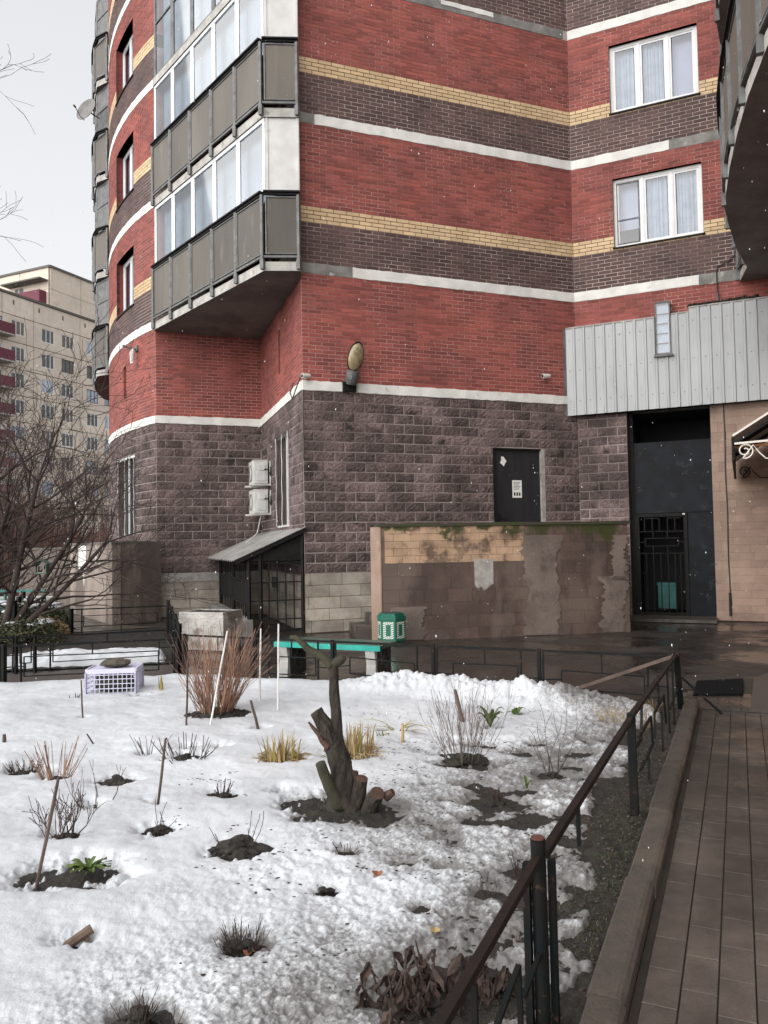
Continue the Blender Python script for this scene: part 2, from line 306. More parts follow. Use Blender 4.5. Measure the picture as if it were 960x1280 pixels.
def bands(top):
    out = [(4.68, 6.715, 27, 'red')]
    z = 6.715
    while z < top:
        out += [(z+.2, z+.98, 10, 'dark'), (z+.98, z+1.29, 4, 'yellow'), (z+1.29, z+ST, 21, 'red')]; z += ST
    return out
building = thing('apartment_building', (F0.x, F0.y, 0), 'red and brown brick apartment block with white bands and glazed balconies', 'building')
MORT = {'red': 'mort_red', 'dark': 'mort_dark', 'yellow': 'mort_yel'}
PIECES = {}
def rect_minus(s0, s1, ops):     # 1-D intervals of [s0,s1] outside the openings
    iv = [(s0, s1)]
    for a, b in ops:
        n = []
        for p, q in iv:
            if b <= p or a >= q: n.append((p, q)); continue
            if a > p: n.append((p, a))
            if b < q: n.append((b, q))
        iv = n
    return iv
def lay(kind, wall, z0, z1, n, L, gap, m, ops=(), s0=0, s1=None, depth=.005, rough=0.0, parent=None, jit=0.0):
    s1 = wall.len if s1 is None else s1; h = (z1-z0)/n
    for i in range(n):
        zb, zt = z0+i*h, z0+(i+1)*h; zc = (zb+zt)/2
        o = [(a, b) for a, b, p, q in ops if p < zc < q]
        off = (L*.5 if i % 2 else 0.0) + random.uniform(-1, 1)*jit*L
        for p, q in rect_minus(s0, s1, o):
            t = s0 - off - L
            while t < q:
                a, b = max(t, p), min(t+L, q)
                if b - a > .03: PIECES.setdefault(kind, []).append((wall, a+gap/2, b-gap/2, zb+gap/2, zt-gap/2, m, depth, rough, parent, (b-a) > L-.002))
                t += L
def backing(mb, wall, z0, z1, mi, ops=(), s0=0, s1=None):
    s1 = wall.len if s1 is None else s1
    zs = sorted({z0, z1} | {z for o in ops for z in o[2:] if z0 < z < z1})
    for za, zb in zip(zs, zs[1:]):
        zc = (za+zb)/2
        for p, q in rect_minus(s0, s1, [(o[0], o[1]) for o in ops if o[2] < zc < o[3]]):
            k = max(1, int(math.ceil((q-p)/(wall.step or 99))))
            for j in range(k):
                a, b = p+(q-p)*j/k, p+(q-p)*(j+1)/k
                mb.quad(wall.pt(a, za), wall.pt(b, za), wall.pt(b, zb), wall.pt(a, zb), mi)
def reveal(mb, wall, s0, s1, z0, z1, dep, mi):
    f = lambda s, z, o: wall.pt(s, z, o)
    mb.quad(f(s0, z0, .01), f(s0, z1, .01), f(s0, z1, -dep), f(s0, z0, -dep), mi)
    mb.quad(f(s1, z0, .01), f(s1, z0, -dep), f(s1, z1, -dep), f(s1, z1, .01), mi)
    mb.quad(f(s0, z1, .01), f(s1, z1, .01), f(s1, z1, -dep), f(s0, z1, -dep), mi)
    mb.quad(f(s0, z0, .01), f(s0, z0, -dep), f(s1, z0, -dep), f(s1, z0, .01), mi)
def strip(mb, wall, s0, s1, z0, z1, out, mi=0, back=-.02):
    k = max(1, int(math.ceil((s1-s0)/(wall.step or 99))))
    for j in range(k):
        a, b = s0+(s1-s0)*j/k, s0+(s1-s0)*(j+1)/k
        mb.hexa([wall.pt(a, z0, out), wall.pt(b, z0, out), wall.pt(b, z0, back), wall.pt(a, z0, back),
                 wall.pt(a, z1, out), wall.pt(b, z1, out), wall.pt(b, z1, back), wall.pt(a, z1, back)], mi)
MB_MATS = ['mort_red', 'mort_dark', 'mort_yel', 'mort_stone', 'tile_pale', 'concrete', 'mort_tile', 'red', 'stone']
def MI(n): return MB_MATS.index(n)
WALLOBJ = {}
OPS = {
 'front_wall': [(3.967, 5.173, 1.5, 3.53)],
 'entrance_wall': [(1.0, 2.6, 0, 4.3), (1.645, 1.925, 5.34, 6.42)] + [(.86, 2.6, 7.75+ST*k, 9.22+ST*k) for k in range(4)],
 'side_wall': [(1.85, 3.30, 2.0, 3.98), (2.33, 2.47, 5.28, 6.23)],
 'recess_wall': [],
 'curved_wall': [(4.25, 5.8, 1.88, 3.9), (4.93, 5.13, 5.37, 6.18)] + [(4.2, 5.75, 7.6+ST*k, 9.08+ST*k) for k in range(4)],
}
def make_wall(wall, top, stone_bot, base_bot, visible_top, stone_s=(0, None)):
    ops = OPS[wall.name]; mb = MB()
    for z0, z1, n, c in bands(top):
        if z0 >= top: continue
        backing(mb, wall, z0 if c != 'dark' else z0-.2, z1, MI(MORT[c]), ops)
        if z0 < visible_top:
            lay('brick', wall, z0, z1, n, .26, .014, c, ops, parent=wall.name)
    s0, s1 = stone_s
    if stone_bot is not None:
        backing(mb, wall, stone_bot, 4.68, MI('mort_stone'), ops, s0, s1)
        n = round((4.5-stone_bot)/.1895)
        lay('stone_block', wall, stone_bot, 4.5, n, .405, .019, 'stone', ops, s0, s1, depth=.008, rough=.016, parent=wall.name)
        backing(mb, wall, base_bot, stone_bot, MI('mort_tile'), ops, s0, s1)
    for a, b, p, q in ops:
        dep = .5 if wall is WW and p == 0 else (.14 if q-p < 1.3 or wall is not WC else .2)
        c = 'red' if p > 4.6 else 'stone'
        if not (wall is WW and p == 0): reveal(mb, wall, a, b, p, q, dep, MI(c))
    o = mb.build(wall.name, [M[k] for k in MB_MATS], building); WALLOBJ[wall.name] = o
make_wall(WF, 15.355, 1.09, -.1, 13.5)
make_wall(WW, 15.355, None, 0, 14)
make_wall(WL_, 15.355, 1.05, -.3, 6.7)
make_wall(WR, 15.355, 1.02, -.3, 6.7)
make_wall(WC, TOP, 1.0, -.3, 18)
# stone pier at the left of the entrance, and tiled wall at its right
mb = MB(); backing(mb, WW, 0, 4.68, MI('mort_stone'), (), 0, 1.0); backing(mb, WW, 0, 4.68, MI('mort_tile'), (), 2.6, 4.9); backing(mb, WW, 4.3, 4.68, MI('mort_stone'), (), 1.0, 2.6)
f = WW.pt
mb.quad(f(1.0, 0, .012), f(1.0, 0, -.6), f(1.0, 4.3, -.6), f(1.0, 4.3, .012), MI('stone'))
mb.quad(f(2.6, 0, .012), f(2.6, 4.3, .012), f(2.6, 4.3, -.6), f(2.6, 0, -.6), MI('tile_pale'))
mb.quad(f(1.0, 4.3, .01), f(2.6, 4.3, .01), f(2.6, 4.3, -.6), f(1.0, 4.3, -.6), MI('concrete'))
mb.build('entrance_pier', [M[k] for k in MB_MATS], building)
WALLOBJ['pier'] = building
lay('stone_block', WW, 0, 4.36, 23, .405, .019, 'stone', (), 0, 1.0, depth=.008, rough=.016, parent='entrance_wall')
lay('facing_tile', WW, 0, 4.3, 29, .6, .004, 'tile_beige', (), 2.86, 4.9, depth=.008, parent='entrance_wall', jit=.3)
lay('facing_tile', WW, 0, 4.3, 22, .26, .004, 'tile_beige', (), 2.6, 2.86, depth=.012, parent='entrance_wall')
lay('facing_tile', WF, 0, 1.09, 5, .62, .01, 'tile_pale', (), depth=.018, parent='front_wall', jit=.3)
lay('facing_tile', WR, 0, .82, 4, .5, .008, 'tile_pale', (), depth=.012, parent='recess_wall', jit=.2)
lay('facing_tile', WL_, 0, 1.05, 5, .4, .01, 'tile_pale', (), depth=.012, parent='side_wall', jit=.2)
lay('facing_tile', WC, 0, 1.0, 5, .5, .008, 'tile_pale', (), depth=.012, parent='curved_wall', jit=.2)
mb = MB(); strip(mb, WR, .01, WR.len-.01, .82, 1.02, .02); mb.build('plaster_strip', M['plaster'], building)
# wing at the right, outside the photograph, and the block's other sides
mb = MB()
def plainwall(w, top):
    for z0, z1, n, c in bands(top): backing(mb, w, z0 if c != 'dark' else z0-.2, z1, 0 if c == 'red' else (1 if c == 'dark' else 2))
    backing(mb, w, 0, 4.68, 3)
plainwall(WRW, 15.355)
mb.build('right_wing_wall', [M['red'], M['dark'], M['yellow'], M['tile_beige']], building)
mb = MB()
Cfar = WC.xy(0); back = [Vector((Cfar.x, Cfar.y)), Vector((Cfar.x+1, 40)), Vector((24, 38)), Vector((24, 2)), WRW.b]
for p, q in zip(back, back[1:]): mb.quad((p.x, p.y, 0), (q.x, q.y, 0), (q.x, q.y, TOP), (p.x, p.y, TOP))
roofp = [WC.xy(t) for t in np.linspace(0, 7, 9)] + [L1, F0, F1, WW.b, WRW.b, Vector((24, 2)), Vector((24, 38)), Vector((Cfar.x+1, 40))]
mb.add([(p.x, p.y, 15.36) for p in roofp], [tuple(range(len(roofp)))])
mb.build('rear_walls_and_roof', M['red'], building)

# white render bands
def band(wall, z, h, s0=0.0, s1=None, out=.016, m='white', name='white_band'):
    s1 = wall.len if s1 is None else s1; b = MB()
    n = max(2, int((s1-s0)/.12)); rows = []
    for j in range(n+1):      # hand-trowelled: edges and face wander a little
        s = s0+(s1-s0)*j/n; e0, e1, w = random.uniform(-.008, .008), random.uniform(-.008, .008), random.uniform(-.004, .004)
        rows.append([wall.pt(s, z+e0, -.01), wall.pt(s, z+e0, out+w), wall.pt(s, z+h+e1, out+w), wall.pt(s, z+h+e1, -.01)])
    for a, c in zip(rows, rows[1:]):
        for k in range(3): b.quad(a[k], c[k], c[k+1], a[k+1])
    b.add(rows[0], [(0, 1, 2, 3)]); b.add(rows[-1], [(3, 2, 1, 0)])
    b.build(name, M[m], building)
for w in (WF, WL_, WR, WC): band(w, 4.5, .18, 0, w.len, .03)
for k in range(5):
    z = 6.72 + ST*k
    if k < 4: band(WC, z, .195)
    if k == 0:
        band(WF, z, .2, 1.02); band(WF, z, .2, .02, 1.01, .01, 'concrete', 'bare_concrete_band'); band(WW, z, .2, 0, 2.48); band(WW, z-.02, .22, 2.49, 4.9, .02, 'concrete', 'bare_concrete_band')
    elif k == 1:
        band(WF, z, .2, .3); band(WF, z, .2, .02, .29, .012, 'concrete', 'bare_concrete_band'); band(WW, z, .2, 0, 2.0); band(WW, z, .2, 2.01, 4.9, .01, 'concrete', 'bare_concrete_band')
    elif k == 2:
        band(WF, z, .2, 0, 5.9, .012, 'concrete', 'bare_concrete_band'); band(WF, z+.1, .1, 3.0, 4.2, .018, 'white', 'white_band'); band(WW, z, .2)

# windows ------------------------------------------------------------
def window(wall, s0, s1, z0, z1, n, dep=.1, mesh_first=False, grey=False, sill=True, room_depth=.5, cover=(0., 1.), shade=None):
    w = part_root('window', wall.pt((s0+s1)/2, z0), building)
    fr, fw = MB(), .06
    def bar(a, b, za, zb, o0=-dep+.03, o1=-dep-.03, mi=0):
        fr.hexa([wall.pt(a, za, o0), wall.pt(b, za, o0), wall.pt(b, za, o1), wall.pt(a, za, o1), wall.pt(a, zb, o0), wall.pt(b, zb, o0), wall.pt(b, zb, o1), wall.pt(a, zb, o1)], mi)
    bar(s0, s1, z0, z0+fw); bar(s0, s1, z1-fw, z1); bar(s0, s0+fw, z0+fw, z1-fw); bar(s1-fw, s1, z0+fw, z1-fw)
    W_ = (s1-s0)/n
    for i in range(1, n): bar(s0+W_*i-fw/2, s0+W_*i+fw/2, z0+fw, z1-fw)
    for i in range(n):     # sash frames
        a, b = s0+W_*i+(fw if i == 0 else fw/2), s0+W_*(i+1)-(fw if i == n-1 else fw/2); e = .045
        bar(a, b, z0+fw, z0+fw+e, -dep+.015, -dep-.02); bar(a, b, z1-fw-e, z1-fw, -dep+.015, -dep-.02)
        bar(a, a+e, z0+fw+e, z1-fw-e, -dep+.015, -dep-.02); bar(b-e, b, z0+fw+e, z1-fw-e, -dep+.015, -dep-.02)
    fr.build('window_frame', M['rail_metal'] if grey else M['pvc'], w)
    for i in range(n):
        a, b = s0+W_*i+.09, s0+W_*(i+1)-.09
        MB().quad(wall.pt(a, z0+.1, -dep), wall.pt(b, z0+.1, -dep), wall.pt(b, z1-.1, -dep), wall.pt(a, z1-.1, -dep)).build('pane', M['glass'], w)
        if mesh_first and i == 0:
            g = MB(); o = -dep+.03
            for a0, b0, c0, d0 in ((a-.03, b+.03, z0+.08, z0+.1), (a-.03, b+.03, z1-.1, z1-.08), (a-.03, a-.01, z0+.1, z1-.1), (b+.01, b+.03, z0+.1, z1-.1), (a-.01, b+.01, (z0+z1)/2-.15, (z0+z1)/2-.13)):
                g.hexa([wall.pt(a0, c0, o), wall.pt(b0, c0, o), wall.pt(b0, c0, o-.012), wall.pt(a0, c0, o-.012), wall.pt(a0, d0, o), wall.pt(b0, d0, o), wall.pt(b0, d0, o-.012), wall.pt(a0, d0, o-.012)])
            g.build('insect_screen', M['rail_metal'], w)
    cu = MB(); k = 46; rows = []
    for j in range(k+1):
        s = s0+.05+(s1-s0-.1)*(cover[0]+(cover[1]-cover[0])*j/k); o = -dep-.12+.02*math.sin(j*1.9)+.012*math.sin(j*.7)
        rows.append((wall.pt(s, z0+.03+(.16 if random.random() < .1 else 0), o), wall.pt(s, z1, o)))
    for a, b in zip(rows, rows[1:]): cu.quad(a[0], b[0], b[1], a[1])
    cu.build('curtain', M['curtain'], w, smooth=True)
    if shade:
        a, b = s0+(s1-s0)*shade[0], s0+(s1-s0)*shade[1]; MB().quad(wall.pt(a, z0+shade[2], -dep-.2), wall.pt(b, z0+shade[2], -dep-.2), wall.pt(b, z1, -dep-.2), wall.pt(a, z1, -dep-.2)).build('roller_blind', M['lavender'], w)
    rm = MB(); rd = dep+room_depth
    rm.quad(wall.pt(s0, z0, -rd), wall.pt(s1, z0, -rd), wall.pt(s1, z1, -rd), wall.pt(s0, z1, -rd)); reveal(rm, wall, s0, s1, z0, z1, rd, 0)
    if dep < .2: rm.build('room_behind', M['room'], w)
    if sill:
        sl = MB(); strip(sl, wall, s0-.03, s1+.03, z0-.03, z0+.004, .035, 0, -dep+.03); sl.build('window_sill', M['dark_metal'], w)
for k in range(3):
    window(WW, .86, 2.6, 7.75+ST*k, 9.22+ST*k, 3, mesh_first=(k == 0), sill=True, cover=((.36, .99), (.02, .62), (.1, .9))[k], shade=((.0, .97, .45), (.6, .99, .0), None)[k])
for k in range(4): window(WC, 4.2, 5.75, 7.6+ST*k, 9.08+ST*k, 2, dep=.19, room_depth=.3)
# slits: narrow recesses and one narrow louvred window over the cladding
def slit(wall, s0, s1, z0, z1):
    b = MB(); b.quad(wall.pt(s0, z0, -.14), wall.pt(s1, z0, -.14), wall.pt(s1, z1, -.14), wall.pt(s0, z1, -.14)); b.build('slit_recess', M['room'], building)
slit(WL_, 2.33, 2.47, 5.28, 6.23); slit(WC, 4.93, 5.13, 5.37, 6.18)
w = part_root('window', WW.pt(1.78, 5.34), building); w['label'] = 'narrow louvred window set in the metal cladding'
fr = MB(); s0, s1, z0, z1, o = 1.64, 1.93, 5.33, 6.42, .235
for a, b, c, d in ((s0, s1, z0, z0+.03), (s0, s1, z1-.03, z1), (s0, s0+.025, z0+.03, z1-.03), (s1-.025, s1, z0+.03, z1-.03)):
    fr.hexa([WW.pt(a, c, o), WW.pt(b, c, o), WW.pt(b, c, -.1), WW.pt(a, c, -.1), WW.pt(a, d, o), WW.pt(b, d, o), WW.pt(b, d, -.1), WW.pt(a, d, -.1)])
strip(fr, WW, s0-.04, s1+.04, z0-.04, z0-.001, .28, 0, .1); fr.build('window_frame', M['rail_metal'], w)
MB().quad(WW.pt(s0+.02, z0+.03, .215), WW.pt(s1-.02, z0+.03, .215), WW.pt(s1-.02, z1-.03, .215), WW.pt(s0+.02, z1-.03, .215)).build('pane', M['glass'], w)
for i in range(5):
    a = z0+.05+i*.2; MB().hexa([WW.pt(s0+.03, a, .2), WW.pt(s1-.03, a, .2), WW.pt(s1-.03, a, .19), WW.pt(s0+.03, a, .19), WW.pt(s0+.03, a+.19, .13), WW.pt(s1-.03, a+.19, .13), WW.pt(s1-.03, a+.19, .12), WW.pt(s0+.03, a+.19, .12)]).build('louvre_pane', M['curtain'], w)

# barred ground-floor windows
def barred(wall, s0, s1, z0, z1):
    w = part_root('barred_window', wall.pt((s0+s1)/2, z0), building)
    b = MB(); b.quad(wall.pt(s0, z0, -.139), wall.pt(s1, z0, -.139), wall.pt(s1, z1, -.139), wall.pt(s0, z1, -.139)); b.build('pane', M['room'], w)
    b = MB(); strip(b, wall, s0, s1, z1-.06, z1, -.02, 0, -.1); strip(b, wall, s0, s1, z0, z0+.05, -.02, 0, -.1)
    strip(b, wall, (s0+s1)/2-.03, (s0+s1)/2+.03, z0+.05, z1-.06, -.09, 0, -.13); b.build('window_frame', M['pvc'], w)
    for i in range(7):
        s = s0+.08+(s1-s0-.16)*i/6
        MB().tube([wall.pt(s+.03*math.sin(q*1.7+i), z0+.03+(z1-z0-.06)*q/10, .015) for q in range(11)], .009, 5).build('window_bar', M['stick'] if i % 3 else M['white_stick'], w)
barred(WL_, 1.85, 3.30, 2.0, 3.98); barred(WC, 4.25, 5.8, 1.88, 3.9)

# emit bricks, blocks and tiles: the 300 that show largest are pieces of their own, the rest one part
GRIDS = {}
def rough_grid(l, h, dep, amp, seed, nx=7, nz=4):
    rs = random.Random(seed); V = []; Fc = []
    for j in range(nz+1):
        for i in range(nx+1):
            edge = i in (0, nx) or j in (0, nz)
            V.append((-l/2+l*i/nx, -(dep+(0 if edge else rs.uniform(.2, 1.0)*amp)), -h/2+h*j/nz))
    for j in range(nz):
        for i in range(nx):
            a = j*(nx+1)+i; Fc.append((a, a+1, a+nx+2, a+nx+1))
    n = len(V); V += [(-l/2, 0, -h/2), (l/2, 0, -h/2), (l/2, 0, h/2), (-l/2, 0, h/2)]
    c = [0, nx, (nz+1)*(nx+1)-1, nz*(nx+1)]
    for e in range(4):
        i0, i1 = c[e], c[(e+1) % 4]; Fc.append((n+e, n+(e+1) % 4, i1, i0))
    return V, Fc
def piece_geo(l, h, dep, amp, var):
    if amp: return rough_grid(l, h, dep, amp, var)
    V = [(-l/2, 0, -h/2), (l/2, 0, -h/2), (l/2, 0, h/2), (-l/2, 0, h/2), (-l/2, -dep, -h/2), (l/2, -dep, -h/2), (l/2, -dep, h/2), (-l/2, -dep, h/2)]
    return V, [(4, 5, 6, 7), (0, 1, 5, 4), (1, 2, 6, 5), (2, 3, 7, 6), (3, 0, 4, 7)]
def emit(kind, stuff_name, stuff_parent, limit=300):
    ps = PIECES[kind]; sc = []
    for i, (w, a, b, z0, z1, m, dep, amp, par, full) in enumerate(ps):
        p = w.pt((a+b)/2, (z0+z1)/2); v = p - Vector((0, 0, EYE)); d2 = v.length_squared; n = w.dirn((a+b)/2); nn = Vector((n.y, -n.x, 0))
        vis = max(0, -v.dot(nn)/math.sqrt(d2)) if abs(p.x/max(p.y, .1)) < .48 and (p.z-EYE)/p.y < .72 else 0
        sc.append(((b-a)*(z1-z0)*vis/d2 if full else 0, i))
    sc.sort(reverse=True); own = {i for v, i in sc[:limit] if v > 0}
    mats = []; st = MB(); cache = {}
    for i, (w, a, b, z0, z1, m, dep, amp, par, full) in enumerate(ps):
        l, h, s = b-a, z1-z0, (a+b)/2; ang = w.ang(s); c = w.pt(s, (z0+z1)/2, random.uniform(-.0015, .0015) if not amp else 0)
        if m not in mats: mats.append(m)
        if i in own:
            k = (m, round(l, 3), round(h, 3), dep, random.randrange(10) if amp else 0)
            if k not in cache:
                V, Fc = piece_geo(l, h, dep, amp, k[4]); me = bpy.data.meshes.new(kind); me.from_pydata(V, [], Fc); me.materials.append(M[m]); cache[k] = me
            o = bpy.data.objects.new(kind, cache[k]); COL.objects.link(o)
            P = WALLOBJ.get(par, stuff_parent); o.parent = P; o.location = c - wloc(P); o.rotation_euler = (0, 0, ang)
        else:
            V, Fc = piece_geo(l, h, dep, amp, i % 97); ca, sa = math.cos(ang), math.sin(ang)
            st.add([(c.x+x*ca-y*sa, c.y+x*sa+y*ca, c.z+z) for x, y, z in V], Fc, mats.index(m), random.random())
    if st.v: tag(st.build(stuff_name, [M[m] for m in mats], stuff_parent), kind='stuff')
emit('brick', 'bricks', building)
emit('stone_block', 'stone_blocks', building)
emit('facing_tile', 'facing_tiles', building)
# ------------------------------------------------------------------ balconies
def balcony(path, inner, zb, npan, glazed=True, panes=None, last_solid=False, grey=False, dark=False, full=False):
    """path: outer edge in plan, seen from outside left to right; inner: points closing the slab"""
    B = part_root('balcony', (path[0][0], path[0][1], zb), building)
    P = [Vector(p) for p in path]
    seg = [(q-p).length for p, q in zip(P, P[1:])]; tot = sum(seg)
    def at(t):
        t = max(0, min(tot, t)); i = 0
        while i < len(seg)-1 and t > seg[i]: t -= seg[i]; i += 1
        d = (P[i+1]-P[i])/seg[i]; return P[i]+d*t, d
    def q(t, z, out=0.0):
        p, d = at(t); return Vector((p.x+d.y*out, p.y-d.x*out, z))
    poly = P + [Vector(p) for p in inner]
    area = sum(a.x*b.y-b.x*a.y for a, b in zip(poly, poly[1:]+poly[:1]))
    if area < 0: poly = poly[::-1]
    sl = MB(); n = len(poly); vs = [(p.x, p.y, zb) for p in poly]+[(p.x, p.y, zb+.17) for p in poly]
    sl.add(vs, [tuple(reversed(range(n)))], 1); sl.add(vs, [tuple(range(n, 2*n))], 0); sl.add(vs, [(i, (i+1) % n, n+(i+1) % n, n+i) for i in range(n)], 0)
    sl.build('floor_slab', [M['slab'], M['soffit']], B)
    br = [0.0]          # panel boundaries: equal steps per straight run for few-point paths
    if isinstance(npan, (list, tuple)):
        a = 0.0
        for L_, k in zip(seg, npan):
            br += [a+L_*(j+1)/k for j in range(k)]; a += L_
    else: br = [tot*j/npan for j in range(npan+1)]
    if not full:
      rl = MB(); rb = MB()
      for a, b in zip(br, br[1:]):
          k = 1 if isinstance(npan, (list, tuple)) else 2
          for j in range(k):
              u, v = a+(b-a)*j/k, a+(b-a)*(j+1)/k
              rl.bar(q(u+1e-4, zb+1.455, .03), q(v-1e-4, zb+1.455, .03), .11, .03); rl.bar(q(u+1e-4, zb+1.418, .03), q(v-1e-4, zb+1.418, .03), .04, .045)
              rb.bar(q(u+1e-4, zb+.25, .03), q(v-1e-4, zb+.25, .03), .035, .04)
      rl.build('handrail', M['dark_metal'], B); rb.build('bottom_rail', M['rail_metal'], B)
      for i, t in enumerate(br):
          tt = min(max(t, .03), tot-.03); p = MB(); p.bar(q(tt, zb+.06, .035), q(tt, zb+1.4, .035), .05, .05); p.bar(q(tt, zb+.02, .03), q(tt, zb+.2, .03), .075, .075); p.build('railing_post', M['rail_metal'], B)
      for a, b in zip(br, br[1:]):
          g = .05; m = MB(); m.bar(q(a+g, zb+.83, .02), q(b-g, zb+.83, .02), .008, 1.08); pn = m.build('railing_panel', M['rail_panel'], B)
          fr = MB(); fr.bar(q(a+g, zb+1.36, .03), q(b-g, zb+1.36, .03), .025, .02); fr.bar(q(a+g, zb+.31, .03), q(b-g, zb+.31, .03), .025, .02)
          fr.bar(q(a+g, zb+.3, .03), q(a+g, zb+1.37, .03), .025); fr.bar(q(b-g, zb+.3, .03), q(b-g, zb+1.37, .03), .025); fr.build('panel_frame', M['rail_metal'], B)
    if glazed:
        br2 = br; z0, z1 = zb+(.18 if full else 1.475), zb+ST; gm = M['rail_metal'] if grey else M['pvc']; fr = MB(); io = -.05
        for i, (a, b) in enumerate(zip(br2, br2[1:])):
            solid = last_solid and i == len(br2)-2
            u, v = a+.002, b-.002
            if solid:
                s_ = MB(); s_.bar(q(u+.03, (z0+z1)/2, io), q(v, (z0+z1)/2, io), .03, z1-z0); s_.bar(q(u+.05, (z0+z1)/2, io+.02), q(u+.09, (z0+z1)/2, io+.02), .02, z1-z0); s_.bar(q(v-.05, (z0+z1)/2, io+.02), q(v-.01, (z0+z1)/2, io+.02), .02, z1-z0)
                s_.build('side_panel', M['sidepanel'], B); continue
            fr.bar(q(u, z0+.03, io), q(v, z0+.03, io), .05, .06); fr.bar(q(u, z1-.04, io), q(v, z1-.04, io), .05, .07)
            fr.bar(q(u+.03, z0+.06, io), q(u+.03, z1-.08, io), .05); fr.bar(q(v-.03, z0+.06, io), q(v-.03, z1-.08, io), .05)
            if grey: fr.bar(q(u+.05, z0+(1.3 if full else .75), io), q(v-.05, z0+(1.3 if full else .75), io), .04)
            pn = MB(); pn.quad(q(u+.05, z0+.05, io), q(v-.05, z0+.05, io), q(v-.05, z1-.07, io), q(u+.05, z1-.07, io)); pn.build('glass_pane', M['rail_metal' if dark else 'glass_bal'], B)
            bl = MB(); bl.quad(q(u, z0, io-.22), q(v, z0, io-.22), q(v, z1, io-.22), q(u, z1, io-.22)); bl.build('glazing_backdrop', M['room' if dark else 'pale_blue'], B)  # pale sheet paints the sky's reflection into the glazing
        fr.build('glazing_frame', gm, B)
    return B
BL = [(-5.235, 17.80), (-2.12, 14.06), (-1.45, 14.10)]
for k in range(4): balcony(BL, [(-1.47, 14.395), (L1.x, L1.y), (R0.x, R0.y)], 6.64+ST*k, [5, 1], last_solid=True, grey=(k >= 2), full=(k >= 2))
BR = [(7.05, 15.1), (6.82, 14.3), (6.18, 13.33), (5.504, 12.135), (5.1, 11.27), (4.777, 10.406), (4.463, 9.47), (4.227, 8.686), (4.013, 7.82), (3.86, 6.9), (3.85, 6.2), (4.1, 5.5), (4.5, 5.35)]
for k in range(3): balcony(BR, [(WRW.xy(10.02).x, WRW.xy(10.02).y), (WW.b.x, WW.b.y)], 6.64+ST*k, 11, glazed=(k >= 1))
BF = [(-9.0, 27.2), (-9.35, 26.0), (-9.2, 25.0), (-8.95, 24.1), (-8.65, 23.3), (-8.3, 22.55), (-7.85, 22.28)]
for k in range(4): balcony(BF, [(-7.7, 22.4), (-8.1, 23.6), (-8.3, 25), (-8.3, 27.2)], 6.64+ST*k, 6, glazed=True, grey=True, dark=True)

# soffit seam lines on the big balcony are thin recessed joints: shallow ribs
# satellite dish on the far stack
d = thing('satellite_dish', (-8.35, 22.6, 14.2), 'grey satellite dish on an arm at the left edge of the brick tower', 'satellite dish')
mb = MB(); ax = Vector((-.35, -.85, .32)).normalized(); c = Vector((-8.5, 22.35, 14.45)); x = ax.cross(Vector((0, 0, 1))).normalized(); y = x.cross(ax)
vs = []; R_, nn = .36, 20
for r in range(5):
    for k in range(nn):
        a = 2*math.pi*k/nn; rr = R_*(r+.001)/4; vs.append(c + x*rr*.92*math.cos(a) + y*rr*1.08*math.sin(a) + ax*(rr*rr*.55))
fs = [(r*nn+k, r*nn+(k+1) % nn, (r+1)*nn+(k+1) % nn, (r+1)*nn+k) for r in range(4) for k in range(nn)]
mb.add(vs, fs); mb.add([v-ax*.012 for v in vs], [tuple(reversed(f)) for f in fs]); mb.build('reflector', M['dish'], d, smooth=True)
tip = c + ax*.42 - y*.28
mb = MB(); mb.tube([c - y*.36, c - y*.38+ax*.15, tip], .012, 6); mb.tube([c, Vector((-8.2, 22.5, 14.3))], .02, 6); mb.build('arm', M['rail_metal'], d)
mb = MB(); mb.tube([tip - ax*.03, tip+ax*.06], .028, 8); mb.build('receiver', M['dish'], d)

# ------------------------------------------------------------------ metal cladding over the entrance
cl = part_root('metal_cladding', WW.pt(0, 4.25), building)
def sheet(s0, s1, z0, z1, out, hole=None, pitch=.205, phase=0.0):
    mb = MB(); xs = []; s = s0
    while s < s1-.02:
        for ds, o in ((0, 0), (.135, 0), (.15, .022), (.185, .022), (.2, 0)):
            if s+ds < s1: xs.append((s+ds, o))
        s += pitch
    xs.append((s1, 0))
    for (a, oa), (b, ob) in zip(xs, xs[1:]):
        zt = z1
        if hole and a > hole[0]-.01 and b < hole[1]+.03: zt = hole[2]
        o = out
        mb.quad(WW.pt(a, z0, o+oa), WW.pt(b, z0, o+ob), WW.pt(b, zt, o+ob), WW.pt(a, zt, o+oa))
        mb.quad(WW.pt(b, z0, o+ob-.003), WW.pt(a, z0, o+oa-.003), WW.pt(a, zt, o+oa-.003), WW.pt(b, zt, o+ob-.003))
    sc = mb
    for (a, oa) in xs[::5]:
        for z in (z0+.3, z0+.95, z1-.25):
            if not (hole and hole[0]-.05 < a < hole[1]+.05 and z > hole[2]-.05): sc.box(WW.pt(a+.07, z, out+.004), (.016, .012, .016), A_W, 1)
    return mb.build('metal_sheet', [M['clad'], M['rail_metal']], cl)
sheet(-.165, .86, 4.255, 6.1, .2); sheet(.862, 1.88, 4.255, 6.12, .2, (1.63, 1.94, 5.3)); sheet(1.882, 2.30, 4.255, 6.13, .2, (1.63, 1.94, 5.3))
sheet(2.285, 3.31, 4.25, 6.2, .26); sheet(3.312, 4.34, 4.25, 6.2, .26); sheet(4.342, 4.88, 4.25, 6.2, .26)
mb = MB(); mb.quad(WW.pt(-.165, 4.255, .2), WW.pt(-.165, 6.1, .2), WF.pt(5.7, 6.1, .01), WF.pt(5.7, 4.255, .01)); mb.quad(WW.pt(2.283, 4.25, .2), WW.pt(2.283, 4.25, .26), WW.pt(2.283, 6.2, .26), WW.pt(2.283, 6.2, .2))
mb.build('side_return', M['rail_metal'], cl)
mb = MB()
